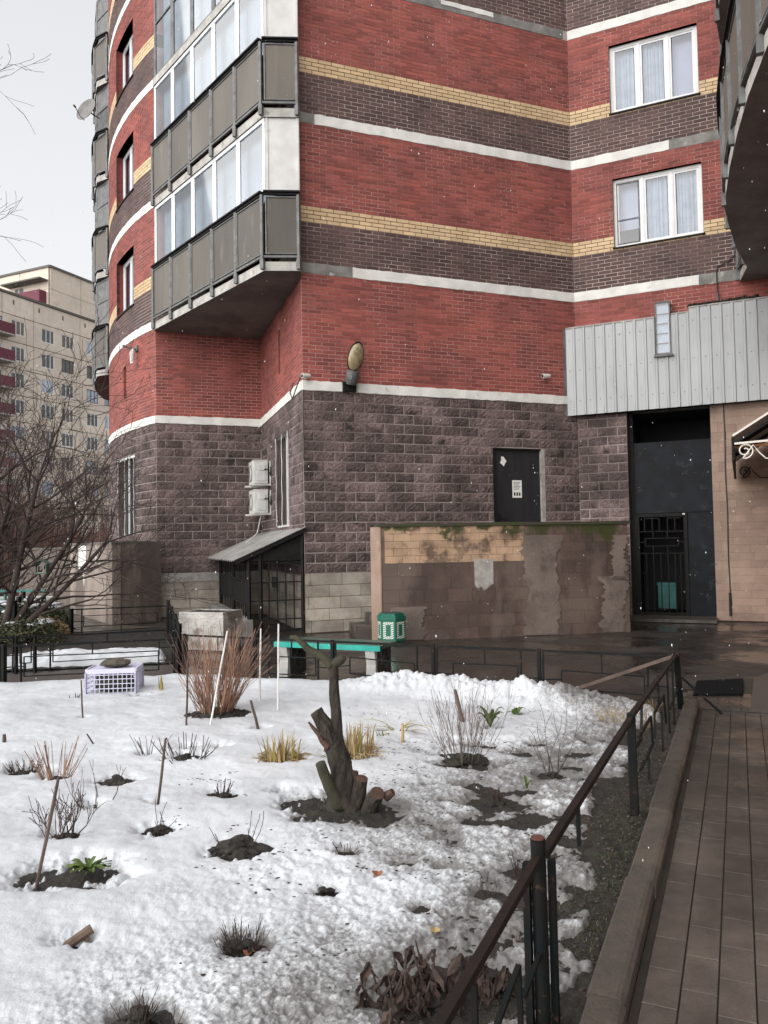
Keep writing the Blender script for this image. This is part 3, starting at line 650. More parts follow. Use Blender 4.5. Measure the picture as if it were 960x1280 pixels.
for a, b, z, o in ((-.17, 1.625, 6.105, .215), (1.945, 2.28, 6.13, .215), (2.28, 4.88, 6.205, .275)):
    mb.hexa([WW.pt(a, z, o), WW.pt(b, z, o), WW.pt(b, z+.05, -.02), WW.pt(a, z+.05, -.02), WW.pt(a, z+.025, o), WW.pt(b, z+.025, o), WW.pt(b, z+.10, -.02), WW.pt(a, z+.10, -.02)])
mb.build('flashing', M['flash'], cl)
mb = MB(); mb.quad(WW.pt(-.16, 4.262, .19), WW.pt(-.16, 4.262, -.05), WW.pt(2.29, 4.262, -.05), WW.pt(2.29, 4.262, .19)); mb.quad(WW.pt(2.3, 4.262, .25), WW.pt(2.3, 4.262, 0), WW.pt(4.88, 4.262, 0), WW.pt(4.88, 4.262, .25)); mb.build('soffit', M['dark_metal'], cl)
mb = MB(); pts = []
for j in range(30):
    s = 2.3+1.25*j/29; mb.box(WW.pt(s, 6.29+random.uniform(-.01, .02), .12+random.uniform(-.05, .05)), (.07, .06, random.uniform(.02, .06)), A_W+random.random())
mb.build('debris_on_flashing', M['soil'], cl)
mb = MB(); mb.tube([WW.pt(2.82, 6.3, .05), WW.pt(2.81, 6.9, .04), WW.pt(2.83, 7.02, .04), WW.pt(3.0, 7.08, .04), WW.pt(3.15, 7.2, .04), WW.pt(3.18, 7.7, .04)], .012, 6)
mb.tube([WW.pt(2.82, 6.3, .06), WW.pt(2.815, 6.5, .06)], .022, 8, 1); mb.build('loose_cable', [M['cable'], M['rail_metal']], building)

# ------------------------------------------------------------------ entrance: gate leaf, panels
gt = part_root('entrance_gate', WW.pt(1.8, 0), building)
o = -.22
def wbox(mb, s0, s1, z0, z1, o0, o1, mi=0):
    mb.hexa([WW.pt(s0, z0, o0), WW.pt(s1, z0, o0), WW.pt(s1, z0, o1), WW.pt(s0, z0, o1), WW.pt(s0, z1, o0), WW.pt(s1, z1, o0), WW.pt(s1, z1, o1), WW.pt(s0, z1, o1)], mi)
mb = MB(); wbox(mb, 1.1, 2.6, 2.16, 3.36, o, o-.03); mb.build('upper_panel', M['gate'], gt)
mb = MB(); wbox(mb, 1.1, 2.6, 3.362, 3.63, o-.008, o-.03); mb.build('upper_panel', M['gate'], gt)
mb = MB(); wbox(mb, 2.11, 2.6, .06, 2.15, o, o-.03); mb.build('side_panel', M['gate'], gt)
mb = MB()
for a in ((1.1, 1.17, .06, 2.15), (2.03, 2.1, .06, 2.15), (1.17, 2.03, .06, .12), (1.17, 2.03, 2.08, 2.15)): wbox(mb, *a, o+.03, o-.03)
wbox(mb, 1.0, 1.098, .02, 4.28, o+.02, o-.04)
mb.build('gate_frame', M['dark_metal'], gt)
mb = MB(); g = .009
def hb(z, a=1.17, b=2.03): wbox(mb, a, b, z-g, z+g, o+.015, o-.01)
def vb(s, a, b): wbox(mb, s-g, s+g, a, b, o+.012, o-.008)
hb(1.78); hb(1.33); hb(1.64, 1.28, 1.92); hb(1.48, 1.28, 1.92); vb(1.28, 1.48, 1.64); vb(1.92, 1.48, 1.64); hb(1.56, 1.17, 1.28); hb(1.56, 1.92, 2.03)
for s in (1.29, 1.43, 1.57, 1.71, 1.85, 1.95): vb(s, .12, 1.33)
for s in (1.43, 1.71): vb(s, 1.33, 1.48); vb(s, 1.64, 1.78)
for a in (1.27, 1.42, 1.56, 1.72, 1.86): vb(a, 1.78, 2.06)
hb(2.05, 1.27, 1.56); hb(2.05, 1.72, 1.98)
mb.build('gate_grille', M['dark_metal'], gt)
mb = MB(); wbox(mb, 1.02, 2.6, .0, 4.3, -2.2, -2.21)
mb.quad(WW.pt(1.0, 0, -.6), WW.pt(1.0, 0, -2.2), WW.pt(1.0, 4.3, -2.2), WW.pt(1.0, 4.3, -.6)); mb.quad(WW.pt(2.6, 0, -2.2), WW.pt(2.6, 0, -.6), WW.pt(2.6, 4.3, -.6), WW.pt(2.6, 4.3, -2.2)); mb.quad(WW.pt(1, 4.3, -.6), WW.pt(1, 4.3, -2.2), WW.pt(2.6, 4.3, -2.2), WW.pt(2.6, 4.3, -.6))
mb.build('passage_walls', M['room'], gt)  # walls coloured near-black to hold the passage's shade
mb = MB()
for a in ((2.02, 2.05),): mb.box(WW.pt(2.05, 2.12, .0), (.05, .02, .03), A_W)
mb.build('gate_contact', M['white_cab'], gt)
mb = MB(); wbox(mb, .95, 2.62, 0.0, .06, .62, -.6); mb.build('threshold_slab', M['kerb'], gt)
# green crate seen behind the gate bars
tb = MB(); c = WW.pt(1.62, .1, -1.0)
tb.box(c + Vector((0, 0, .3)), (.36, .3, .5), A_W); tb.box(c + Vector((0, 0, .57)), (.4, .34, .05), A_W)
tag(tb.build('storage_box', M['teal_dark']), 'dark green box standing in the passage behind the entrance grille', 'box')
# cable running down the joint of the tiled wall
mb = MB(); mb.tube([WW.pt(2.85, 4.25, .02)] + [WW.pt(2.85+.006*math.sin(i), 4.1-i*.25, .022) for i in range(15)] + [WW.pt(2.85, .35, .022)], .011, 5); mb.tube([WW.pt(2.85, .55, .03), WW.pt(2.85, .1, .03)], .025, 8)
mb.build('wall_cable', M['cable'], building)

# door on the raised landing
dr = part_root('service_door', WF.pt(4.57, 1.5), building)
def fbox(mb, s0, s1, z0, z1, o0, o1, mi=0):
    mb.hexa([WF.pt(s0, z0, o0), WF.pt(s1, z0, o0), WF.pt(s1, z0, o1), WF.pt(s0, z0, o1), WF.pt(s0, z1, o0), WF.pt(s1, z1, o0), WF.pt(s1, z1, o1), WF.pt(s0, z1, o1)], mi)
mb = MB(); fbox(mb, 3.99, 5.08, 1.52, 3.5, -.04, -.09)
for s in np.linspace(4.0, 5.07, 14)[1:-1]: fbox(mb, s-.002, s+.002, 1.53, 3.49, -.0385, -.041)
mb.build('door_leaf', M['door'], dr)
mb = MB(); fbox(mb, 3.96, 3.989, 1.5, 3.535, .02, -.1); fbox(mb, 3.989, 5.08, 3.501, 3.535, .02, -.1); mb.build('door_frame', M['dark_metal'], dr)
mb = MB(); fbox(mb, 5.082, 5.175, 1.5, 3.53, .016, -.1); mb.build('door_jamb', M['plaster'], dr)
mb = MB(); fbox(mb, 4.08, 4.13, 1.96, 2.18, -.02, -.04); mb.tube([WF.pt(4.105, 2.1, -.02), WF.pt(4.105, 2.1, .03), WF.pt(4.22, 2.1, .03)], .011, 6); mb.build('door_handle', M['dark_metal'], dr)
for z in (1.9, 2.9): mb = MB(); mb.tube([WF.pt(5.083, z, .0), WF.pt(5.083, z+.14, .0)], .014, 6); mb.build('hinge', M['rail_metal'], dr)
mb = MB(); fbox(mb, 4.42, 4.64, 2.52, 2.88, -.034, -.0385)
for i in range(6): fbox(mb, 4.45, 4.61-.02*(i % 3), 2.83-i*.028, 2.84-i*.028, -.0335, -.0345, 1)
for i in range(3): fbox(mb, 4.45+i*.058, 4.49+i*.058, 2.56, 2.63, -.0335, -.0345, 1)
mb.build('notice', [M['paper'], M['ink']], dr)
mb = MB(); c0 = WF.pt(4.22, 3.27, -.036); u = Vector((DF.x, DF.y, 0))
pp = [c0 + u*(math.cos(a)*r*.08) + Vector((0, 0, math.sin(a)*r*.1)) for a, r in zip(np.linspace(0, 6.28, 10)[:-1], (1, .7, .9, 1.1, .6, 1, .8, 1.1, .7))]
mb.add(pp, [tuple(range(9))]); fbox(mb, 4.02, 4.06, 1.76, 1.86, -.034, -.0385); mb.build('torn_sticker', M['paper'], dr)
# small things on the brick: camera, junction, lamp
def cctv(label, base, d):
    t = thing('security_camera', base, label, 'camera'); base, d = Vector(base), Vector(d).normalized(); s = d.cross(Vector((0, 0, 1))).normalized()
    mb = MB(); mb.tube([base, base+Vector((WF.d.y, -WF.d.x, 0))*.05], .035, 10); mb.tube([base+Vector((WF.d.y, -WF.d.x, 0))*.05, base+Vector((WF.d.y, -WF.d.x, 0))*.12], .015, 6); mb.build('bracket', M['white_cab'], t)
    c = base+Vector((WF.d.y, -WF.d.x, 0))*.13; mb = MB(); mb.tube([c-d*.04, c+d*.13], .045, 12); mb.build('camera_body', M['white_cab'], t)
    mb = MB(); mb.tube([c+d*.131, c+d*.136], .032, 12); mb.build('lens', M['cable'], t)
cctv('small white security camera on the red brick left of the metal cladding', WF.pt(5.22, 5.05, .01), (-.95, -.45, -.08))
cctv('small white security camera at the corner of the front wall by the lamp', WF.pt(.06, 4.73, .03), (-.7, -.7, -.1))
lm = thing('street_lamp_head', WF.pt(.9, 4.5, .03), 'weathered wall floodlight with yellowed oval lens above the stone blocks', 'lamp')
nF = Vector((WF.d.y, -WF.d.x, 0)); b0 = WF.pt(.9, 4.62, .03); axl = (Vector((0, 0, 1)) + nF*.28 + Vector((DF.x, DF.y, 0))*.12).normalized()
mb = MB(); mb.box(WF.pt(.9, 4.6, .05), (.26, .09, .2), A_F); mb.build('wall_bracket', M['dark_metal'], lm)
mb = MB(); p0 = b0+nF*.12; mb.tube([p0, p0+axl*.12, p0+axl*.26], [.09, .12, .12], 12); [mb.tube([p0+axl*(.04+.05*i), p0+axl*(.05+.05*i)], .13, 12) for i in range(5)]; mb.build('ballast_housing', M['rail_metal'], lm)
c = p0+axl*.52; x = Vector((DF.x, DF.y, 0)); y = axl; nz = x.cross(y)*-1 if x.cross(y).dot(nF) < 0 else x.cross(y)
def dome(depth, sx, sy, cc, flip=1):
    m = MB(); vs = []; n1, n2 = 6, 20
    for i in range(n1+1):
        a = math.pi/2*i/n1
        for k in range(n2):
            b = 2*math.pi*k/n2; vs.append(cc + x*(sx*math.cos(a)*math.cos(b)) + y*(sy*math.cos(a)*math.sin(b)) + nz*(flip*depth*math.sin(a)))
    m.add(vs, [(i*n2+k, i*n2+(k+1) % n2, (i+1)*n2+(k+1) % n2, (i+1)*n2+k) for i in range(n1) for k in range(n2)]); return m
dome(.08, .145, .26, c).build('lens', M['glasslens'], lm, smooth=True); dome(.13, .16, .29, c-nz*.005, -1).build('lamp_shade', M['rail_metal'], lm, smooth=True)
lb = thing('wall_lamp', WC.pt(5.99, 6.4, .02), 'small grey lamp on a bracket under the curved wall\'s white band', 'lamp')
wn_ = Vector((WC.dirn(5.99).y, -WC.dirn(5.99).x, 0)); q0 = WC.pt(5.99, 6.42, .02)
mb = MB(); mb.tube([q0, q0+wn_*.12, q0+wn_*.3+Vector((-.05, 0, .06))], .025, 6); mb.box(q0+Vector((0, 0, .02)), (.14, .06, .14), WC.ang(5.99)); mb.build('bracket', M['rail_metal'], lb)
mb = MB(); mb.tube([q0+wn_*.1, q0+wn_*.12-Vector((0, 0, .12)), q0+wn_*.12-Vector((0, 0, .28))], [.035, .06, .05], 10); mb.build('lamp_shade', M['white_cab'], lb)
mb = MB(); mb.tube([q0+wn_*.12-Vector((0, 0, .281)), q0+wn_*.12-Vector((0, 0, .36))], .045, 10); mb.build('bulb', M['paper'], lb)
mb = MB(); mb.tube([F0.to_3d()+Vector((-.03, -.04, 4.72)), F0.to_3d()+Vector((-.12, .05, 4.55)), F0.to_3d()+Vector((-.2, .1, 4.35)), F0.to_3d()+Vector((-.26, .25, 4.5)), F0.to_3d()+Vector((-.2, .3, 4.7))], .012, 6)
mb.tube([WF.pt(.0, 4.5, .05)]+[WF.pt(.0, 4.4-.3*i, .045+.01*(i % 2)) for i in range(5)], .008, 5); mb.build('hanging_cable', M['cable'], building)

# air conditioners on the side wall of the recess
nL = Vector((WL_.d.y, -WL_.d.x, 0))
for k, (zc, lab) in enumerate(((3.28, 'upper of two dented white air conditioner units in the brick recess'), (2.62, 'lower of two dented white air conditioner units in the brick recess'))):
    s = .92; t = thing('air_conditioner', WL_.pt(s, zc-.3, .05), lab, 'air conditioner', 'air conditioners in the recess')
    c = WL_.pt(s, zc, .24); mb = MB(); mb.box(c, (.8, .3, .52), WL_.ang(s)); mb.box(c+Vector((0, 0, .265)), (.82, .32, .012), WL_.ang(s)); mb.build('casing', M['white_cab'], t)
    dL = Vector((WL_.d.x, WL_.d.y, 0)); e = c + dL*.401
    mb = MB(); mb.box(e+dL*.012+Vector((0, 0, .1))-nL*.02, (.024, .14, .13), WL_.ang(s)); mb.box(e+dL*.01+Vector((0, 0, -.1)), (.02, .2, .2), WL_.ang(s)); mb.build('valve_cover', M['sidepanel'], t)
    mb = MB(); mb.tube([e-nL*.06+Vector((0, 0, .05)), e-nL*.14+dL*.08+Vector((0, 0, .06)), e-nL*.2+dL*.06+Vector((0, 0, -.08)), WL_.pt(s+.4, zc+.12, .02)], .018, 6); mb.build('pipe', M['cable'], t)
    mb = MB(); mb.bar(WL_.pt(s-.3, zc-.285, 0), WL_.pt(s-.3, zc-.285, .5), .04, .04); mb.build('bracket_arm', M['white_cab'], t)
    mb = MB(); mb.bar(WL_.pt(s+.35, zc-.285, 0), WL_.pt(s+.35, zc-.285, .5), .04, .04); mb.bar(WL_.pt(s+.35, zc-.29, .02), WL_.pt(s+.35, zc+.25, .02), .04, .04); mb.build('bracket_arm', M['white_cab'], t)
    ring = MB(); ring.tube([c+nL*.155+dL*(.18*math.cos(a)-.1)+Vector((0, 0, .18*math.sin(a))) for a in np.linspace(0, 6.283, 18)], .012, 5); ring.build('fan_grille', M['rail_metal'], t)
mb = MB(); mb.tube([WL_.pt(1.0, 2.3, .2), WL_.pt(1.05, 1.9, .3), WL_.pt(1.3, 1.6, .7), WL_.pt(1.6, 1.52, .9)], .012, 6); mb.build('drain_hose', M['white_cab'], building)

# ------------------------------------------------------------------ lean-to over the basement steps
lt = thing('basement_entrance', (-2.3, 15, 0), 'lean-to with grey corrugated roof and black grilles over basement steps', 'shelter')
uF, uL = Vector((DF.x, DF.y, 0)), Vector((WL_.d.x, WL_.d.y, 0))*-1
f0 = Vector((F0.x, F0.y, 0))
def lp(w, k, z): return f0 - uF*w + uL*k + Vector((0, 0, z))   # w out from the side wall, k back along it
mb = MB(); n = 46
for i in range(n):       # corrugations run down the slope
    k0, k1 = -.08+4.6*i/n, -.08+4.6*(i+1)/n; a0, a1 = .018*math.sin(i*2.1), .018*math.sin((i+1)*2.1)
    mb.quad(lp(-.02, k0, 1.95+a0), lp(1.32, k0, 1.36+a0), lp(1.32, k1, 1.36+a1), lp(-.02, k1, 1.95+a1)); mb.quad(lp(-.02, k1, 1.938+a1), lp(1.32, k1, 1.348+a1), lp(1.32, k0, 1.348+a0), lp(-.02, k0, 1.938+a0))
mb.build('roof_sheet', M['asbestos'], lt)
mb = MB(); mb.bar(lp(-.02, -.04, 1.905), lp(1.28, -.04, 1.33), .05, .08); mb.bar(lp(1.03, 0, 1.40), lp(1.03, 4.4, 1.40), .05, .06); mb.build('rafter', M['dark_metal'], lt)
for w, k in ((1.03, 0), (.04, 0), (1.03, 2.2), (1.03, 4.4), (.82, 0)):
    mb = MB(); mb.bar(lp(w, k, 0), lp(w, k, 1.88-.44*w-.06), .05, .05); mb.build('post', M['dark_metal'], lt)
mb = MB()
for z in (.28, .62, .95, 1.3): mb.bar(lp(.06, 0, z), lp(1.0, 0, z), .016, .022)
mb.bar(lp(.06, 0, .08), lp(1.0, 0, .08), .05, .05); mb.bar(lp(.06, 0, 1.36), lp(1.0, 0, 1.36), .03, .03)
mb.build('grille_rails', M['dark_metal'], lt)
for i in range(5):
    w = .2+.155*i; mb = MB(); mb.bar(lp(w, 0.012, .1), lp(w, 0.012, 1.36), .018, .018); mb.build('grille_bar', M['dark_metal'], lt)
mb = MB(); mb.quad(lp(.06, .02, 1.37), lp(1.0, .02, 1.37), lp(1.0, .02, 1.37), lp(.06, .02, 1.8)); mb.build('gable_shade', M['dark_metal'], lt)  # dark sheet painting the shade of the open gable
mb = MB()
for z in (.55, .98, 1.28): mb.bar(lp(1.03, .05, z), lp(1.03, 4.35, z), .03, .03)
mb.build('side_rails', M['dark_metal'], lt)
mb = MB(); mb.bar(lp(1.03, .05, .76), lp(1.03, 4.35, .76), .006, .38); mb.build('side_panel', M['dark_metal'], lt)
for i in range(16):
    k = .2+4.1*i/15; mb = MB(); mb.bar(lp(1.03, k, .3), lp(1.03, k, 1.36), .016, .016); mb.build('side_bar', M['dark_metal'], lt)
mb = MB(); mb.hexa([lp(1.3, -.1, -.05), lp(.98, -.1, -.05), lp(.98, 4.5, -.05), lp(1.3, 4.5, -.05), lp(1.3, -.1, .3), lp(.98, -.1, .3), lp(.98, 4.5, .3), lp(1.3, 4.5, .3)]); mb.build('concrete_kerb', M['concrete'], lt)
mb = MB(); mb.bar(lp(.55, .05, .85), lp(.55, .05, 1.05), .09, .05); mb.build('lock_box', M['dark_metal'], lt)

# ------------------------------------------------------------------ landing with tiled parapet in front of the door
PW = Wall('parapet', (-.06, 13.08), (4.32, 13.875))
pa = thing('tiled_parapet', (-.06, 13.08, 0), 'long low wall of cream and brown tiles with moss in front of the service door', 'wall')
mb = MB(); strip(mb, PW, 0, PW.len, -.1, 1.9, 0, 0, -.28); mb.build('wall_core', M['mort_tile'], pa)
mb = MB(); mb.hexa([PW.pt(-.02, -.1, .02), PW.pt(0, -.1, .02), PW.pt(-.05, -.1, -.3), PW.pt(-.13, -.1, -.3), PW.pt(-.02, 1.9, .02), PW.pt(0, 1.9, .02), PW.pt(-.05, 1.9, -.3), PW.pt(-.13, 1.9, -.3)]); mb.build('end_facing', M['tile_beige'], pa)
rp = np.linspace(-.05, PW.len+.05, 30); mb = MB()
for a, b in zip(rp, rp[1:]):
    z = 1.95+random.uniform(-.008, .008); mb.hexa([PW.pt(a, 1.9, .04), PW.pt(b, 1.9, .04), PW.pt(b, 1.9, -.32), PW.pt(a, 1.9, -.32), PW.pt(a, z, .04), PW.pt(b, z, .04), PW.pt(b, z, -.32), PW.pt(a, z, -.32)])
mb.build('coping', mat('mossy_dark_coping', (.05, .042, .035), (.045, .055, .022), 3.0, .8, .6, 45), pa)
PIECES = {}
WALLOBJ['parapet'] = pa
lay('tile', PW, 1.28, 1.9, 5, .3, .006, 'tile_cream', (), .06, 2.53, depth=.012, parent='parapet')
lay('tile', PW, 1.28, 1.9, 4, .42, .005, 'tile_brown', (), 2.53, PW.len, depth=.01, parent='parapet', jit=.2)
lay('tile', PW, -.05, 1.28, 6, .42, .004, 'tile_brown', (), .02, PW.len, depth=.01, parent='parapet', jit=.2)
emit('tile', 'tiles', pa)
mb = MB(); u = Vector((PW.d.x, PW.d.y, 0)); c0 = PW.pt(1.78, 1.08, .014)
pp = [PW.pt(1.78+a, 1.08+b, .0145) for a, b in ((-.17, .25), (-.165, -.2), (-.12, -.26), (-.05, -.22), (0, -.29), (.06, -.25), (.12, -.2), (.165, -.18), (.17, .24))]
mb.add(pp + [p - Vector((u.y, -u.x, 0))*.01 for p in pp], [tuple(range(9))] + [(i, i+9, (i+1) % 9+9, (i+1) % 9) for i in range(9)]); mb.build('plaster_patch', M['plaster'], pa)
def ragged(s0, s1, ztop, seed, zb=0.0):       # a patch of render coat still holding to the wall, its edges broken
    rs = random.Random(seed); L_, R_ = [], []; n = 44; a = b = 0.0
    for i in range(n+1):
        z = zb+(ztop-zb)*i/n; a = a*.82+rs.uniform(-.045, .045); b = b*.82+rs.uniform(-.045, .045); L_.append((s0+a, z)); R_.append((s1+b, z))
    mb = MB()
    for (p, q), (r, t) in zip(zip(L_, R_), zip(L_[1:], R_[1:])):
        mb.hexa([PW.pt(p[0], p[1], .022), PW.pt(q[0], q[1], .022), PW.pt(q[0], q[1], .004), PW.pt(p[0], p[1], .004), PW.pt(r[0], r[1], .022), PW.pt(t[0], t[1], .022), PW.pt(t[0], t[1], .004), PW.pt(r[0], r[1], .004)])
    mb.build('render_patch', M['render_coat'], pa)
ragged(2.5, 3.15, 1.72, 4); ragged(3.95, 4.38, .98, 7); ragged(4.18, 4.42, 1.7, 9, .9); ragged(.25, .7, .55, 12)
ld = thing('landing_steps', (1.5, 14.5, 0), 'concrete landing and steps half hidden behind the tiled parapet', 'stairs')
mb = MB(); poly = [PW.pt(2.0, 0, -.3), PW.pt(4.3, 0, -.3), WW.pt(.75, 0, .05), WF.pt(5.97, 0, .05), WF.pt(3.2, 0, .05)]
mb.prism([(p.x, p.y) for p in poly], -.05, 1.48); mb.build('landing_slab', M['kerb'], ld)
for i in range(8):
    z = .18*(i+1); s = -.35+.29*i; a, b = PW.pt(s, 0, -.34), PW.pt(s+.29, 0, -.34); n = Vector((PW.d.y, -PW.d.x, 0))*-1.2
    mb = MB(); mb.prism([(p.x, p.y) for p in (a, b, b+n, a+n)], -.05, z); mb.build('step', M['kerb'], ld)
# ------------------------------------------------------------------ canopy of the next entrance at the right edge
cn = thing('entrance_canopy', (6.0, 13.2, 2.9), 'wrought iron entrance canopy with white scroll at the right edge', 'canopy')
o0, o1 = Vector((5.16, 11.45, 0)), Vector((6.85, 15.15, 0)); dX = Vector((DW.x, DW.y, 0)); dC = (o1-o0).normalized()
mb = MB(); mb.bar(o0+Vector((0, 0, 2.93)), o1+Vector((0, 0, 2.93)), .04, .34); mb.build('fascia', M['dark_metal'], cn)
sl = lambda p, w, z=0: p + dX*w + Vector((0, 0, 3.12+.62*w+z))
mb = MB(); mb.bar(sl(o0, 0), sl(o0, 1.6), .035, .03); mb.build('sloping_frame', M['cream_frame'], cn)
mb = MB(); mb.bar(sl(o0, .0, -.12), sl(o0, 1.6, -.12), .03, .04); mb.bar(sl(o1, 0), sl(o1, 1.6), .03, .04); mb.bar(sl(o0+dC*1.3, 0, -.04), sl(o0+dC*1.3, 1.6, -.04), .04, .05); mb.bar(sl(o0+dC*2.7, 0, -.04), sl(o0+dC*2.7, 1.6, -.04), .04, .05); mb.build('rafter', M['dark_metal'], cn)
mb = MB(); mb.quad(sl(o0, 0, .0), sl(o0, 1.6, .0), sl(o1, 1.6, .0), sl(o1, 0, .0)); mb.quad(sl(o1, 0, -.008), sl(o1, 1.6, -.008), sl(o0, 1.6, -.008), sl(o0, 0, -.008)); mb.build('roof_sheet', M['poly'], cn)
for w, k in ((.0, 0), (.35, .5)):
    mb = MB(); mb.bar(o0+dX*.02+dC*k+Vector((0, 0, 3.0)), o0+dX*1.6+dC*k+Vector((0, 0, 3.06)), .035, .03); mb.build('cross_batten', M['orange' if k else 'cream_frame'], cn)
def scroll(p, m, name):
    def S_(w, z): return p + dX*w + Vector((0, 0, z))
    pts = []
    for i in range(40):
        a = -.8 + i*.26; r = .028+.0023*i*1.0; pts.append(S_(.16+r*math.cos(-a+1.2), 2.89+r*math.sin(-a+1.2)))
    pts += [S_(.27, 2.965), S_(.34, 2.86), S_(.43, 2.76), S_(.62, 2.755), S_(1.0, 2.9), S_(1.5, 3.2)]
    MB().tube(pts, .011, 6).build(name, M[m], cn)
scroll(o0, 'cream_frame', 'scroll_bracket'); scroll(o1-dC*.15, 'dark_metal', 'scroll_bracket')
# ------------------------------------------------------------------ ground, path, kerb
mb = MB(); mb.quad((-600, -200, -.012), (600, -200, -.012), (600, 1200, -.012), (-600, 1200, -.012)); tag(mb.build('ground', M['yard']), kind='structure')
def near_grid(x0, x1, y0, y1, st, z, amp, sc, name, m):
    xs, ys = np.arange(x0, x1+st, st), np.arange(y0, y1+st, st); X, Y = np.meshgrid(xs, ys); Z = z + amp*(fbm(X, Y, sc, 4, 5)-.5)
    return X, Y, Z
def grid_obj(X, Y, Z, name, m, keep=None, smooth=True, attr=None):
    r, c = X.shape; me = bpy.data.meshes.new(name); V = np.stack([X, Y, Z], -1).reshape(-1, 3)
    I = np.arange(r*c).reshape(r, c); Q = np.stack([I[:-1, :-1], I[:-1, 1:], I[1:, 1:], I[1:, :-1]], -1).reshape(-1, 4)
    if keep is not None:
        kk = keep.reshape(-1); Q = Q[kk[Q].any(1)]
        used = np.zeros(len(V), bool); used[Q.reshape(-1)] = True; mp = np.cumsum(used)-1; V = V[used]; Q = mp[Q]
        if attr is not None: attr = attr.reshape(-1)[used]
    me.vertices.add(len(V)); me.vertices.foreach_set('co', V.reshape(-1)); me.loops.add(len(Q)*4); me.loops.foreach_set('vertex_index', Q.reshape(-1).astype(np.int32))
    me.polygons.add(len(Q)); me.polygons.foreach_set('loop_start', np.arange(0, len(Q)*4, 4, dtype=np.int32)); me.polygons.foreach_set('loop_total', np.full(len(Q), 4, np.int32))
    me.update(calc_edges=True); me.materials.append(m)
    if attr is not None: me.attributes.new('dirt', 'FLOAT', 'POINT').data.foreach_set('value', attr.astype(np.float32).reshape(-1))
    if smooth: me.polygons.foreach_set('use_smooth', np.ones(len(Q), bool))
    o = bpy.data.objects.new(name, me); COL.objects.link(o); return o
K0 = Vector((.775, 2.654)); NP = Vector((DP.y, -DP.x))        # kerb's outer edge passes K0 along DP; NP points right
def kp(t, w, z=0.0): p = K0 + DP*t + NP*w; return Vector((p.x, p.y, z))
path = MB(); path.quad(kp(-3, 0, -.006), kp(-3, 3.2, -.006), kp(5.25, 3.2, -.006), kp(5.25, 0, -.006)); path = tag(path.build('path', M['joint']), kind='structure')
cache = {}; PWD, PLN = .122, .25; npv = 0
extra = MB()
for c in range(26):
    off = random.uniform(0, PLN); t = -2.2
    while t < 5.2:
        ln = PLN*random.choice((1, 1, 1.2, 1)); a, b = t, min(t+ln, 5.22)
        if b-a > .05 and (c >= 11 or t < -.5):
            z = .004+random.uniform(-.0015, .0015); w0, w1 = .03+PWD*c+.005, .03+PWD*(c+1)-.005
            extra.hexa([kp(a+.004, w1, -.03), kp(b-.004, w1, -.03), kp(b-.004, w0, -.03), kp(a+.004, w0, -.03), kp(a+.004, w1, z), kp(b-.004, w1, z), kp(b-.004, w0, z), kp(a+.004, w0, z)], 0, random.random())
        elif b-a > .05:
            l = round(b-a, 2)
            if l not in cache:
                h = PWD/2-.0028; q = l/2-.0015; e = .0015
                V = [(-q, -h, -.03), (q, -h, -.03), (q, h, -.03), (-q, h, -.03), (-q, -h, -e), (q, -h, -e), (q, h, -e), (-q, h, -e), (-q+e, -h+e, 0), (q-e, -h+e, 0), (q-e, h-e, 0), (-q+e, h-e, 0)]
                Fc = [(8, 9, 10, 11)] + [(i, (i+1) % 4, 4+(i+1) % 4, 4+i) for i in range(4)] + [(4+i, 4+(i+1) % 4, 8+(i+1) % 4, 8+i) for i in range(4)]
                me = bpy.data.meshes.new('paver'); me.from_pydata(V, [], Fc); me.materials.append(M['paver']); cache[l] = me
            o = bpy.data.objects.new('paver', cache[l]); COL.objects.link(o); o.parent = path
            o.location = kp((a+b)/2, .03+PWD*(c+.5), .004+random.uniform(-.0015, .0015)) - wloc(path)
            o.rotation_euler = (random.uniform(-.006, .006), random.uniform(-.006, .006), math.atan2(DP.y, DP.x)); npv += 1
        t += ln if t > -2.2 else off+.05
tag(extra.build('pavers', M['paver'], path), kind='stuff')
kerb = thing('kerb', kp(0, -.06), 'wet dark concrete kerb between the flower bed and the paved path', 'kerb')
t = -3.0
while t < 5.3:
    l = 1.0 if t < 4.2 else 5.35-t; m = MB(); a, b, hgt = t+.003, t+l-.003, .075+random.uniform(-.004, .004); x0, x1 = -.125, -.0
    sh = random.uniform(-.004, .004)
    ring = lambda tt: [kp(tt, x0+sh, -.1), kp(tt, x1+sh, -.1), kp(tt, x1+sh, hgt-.02), kp(tt, x1+sh-.015, hgt-.004), kp(tt, x1+sh-.03, hgt), kp(tt, x0+sh+.01, hgt), kp(tt, x0+sh, hgt-.01)]
    r = ring(a)+ring(b); m.add(r, [tuple(range(7))[::-1], tuple(range(7, 14))] + [(i, (i+1) % 7, 7+(i+1) % 7, 7+i) for i in range(7)])
    m.build('kerb_stone', M['kerb'], kerb); t += l
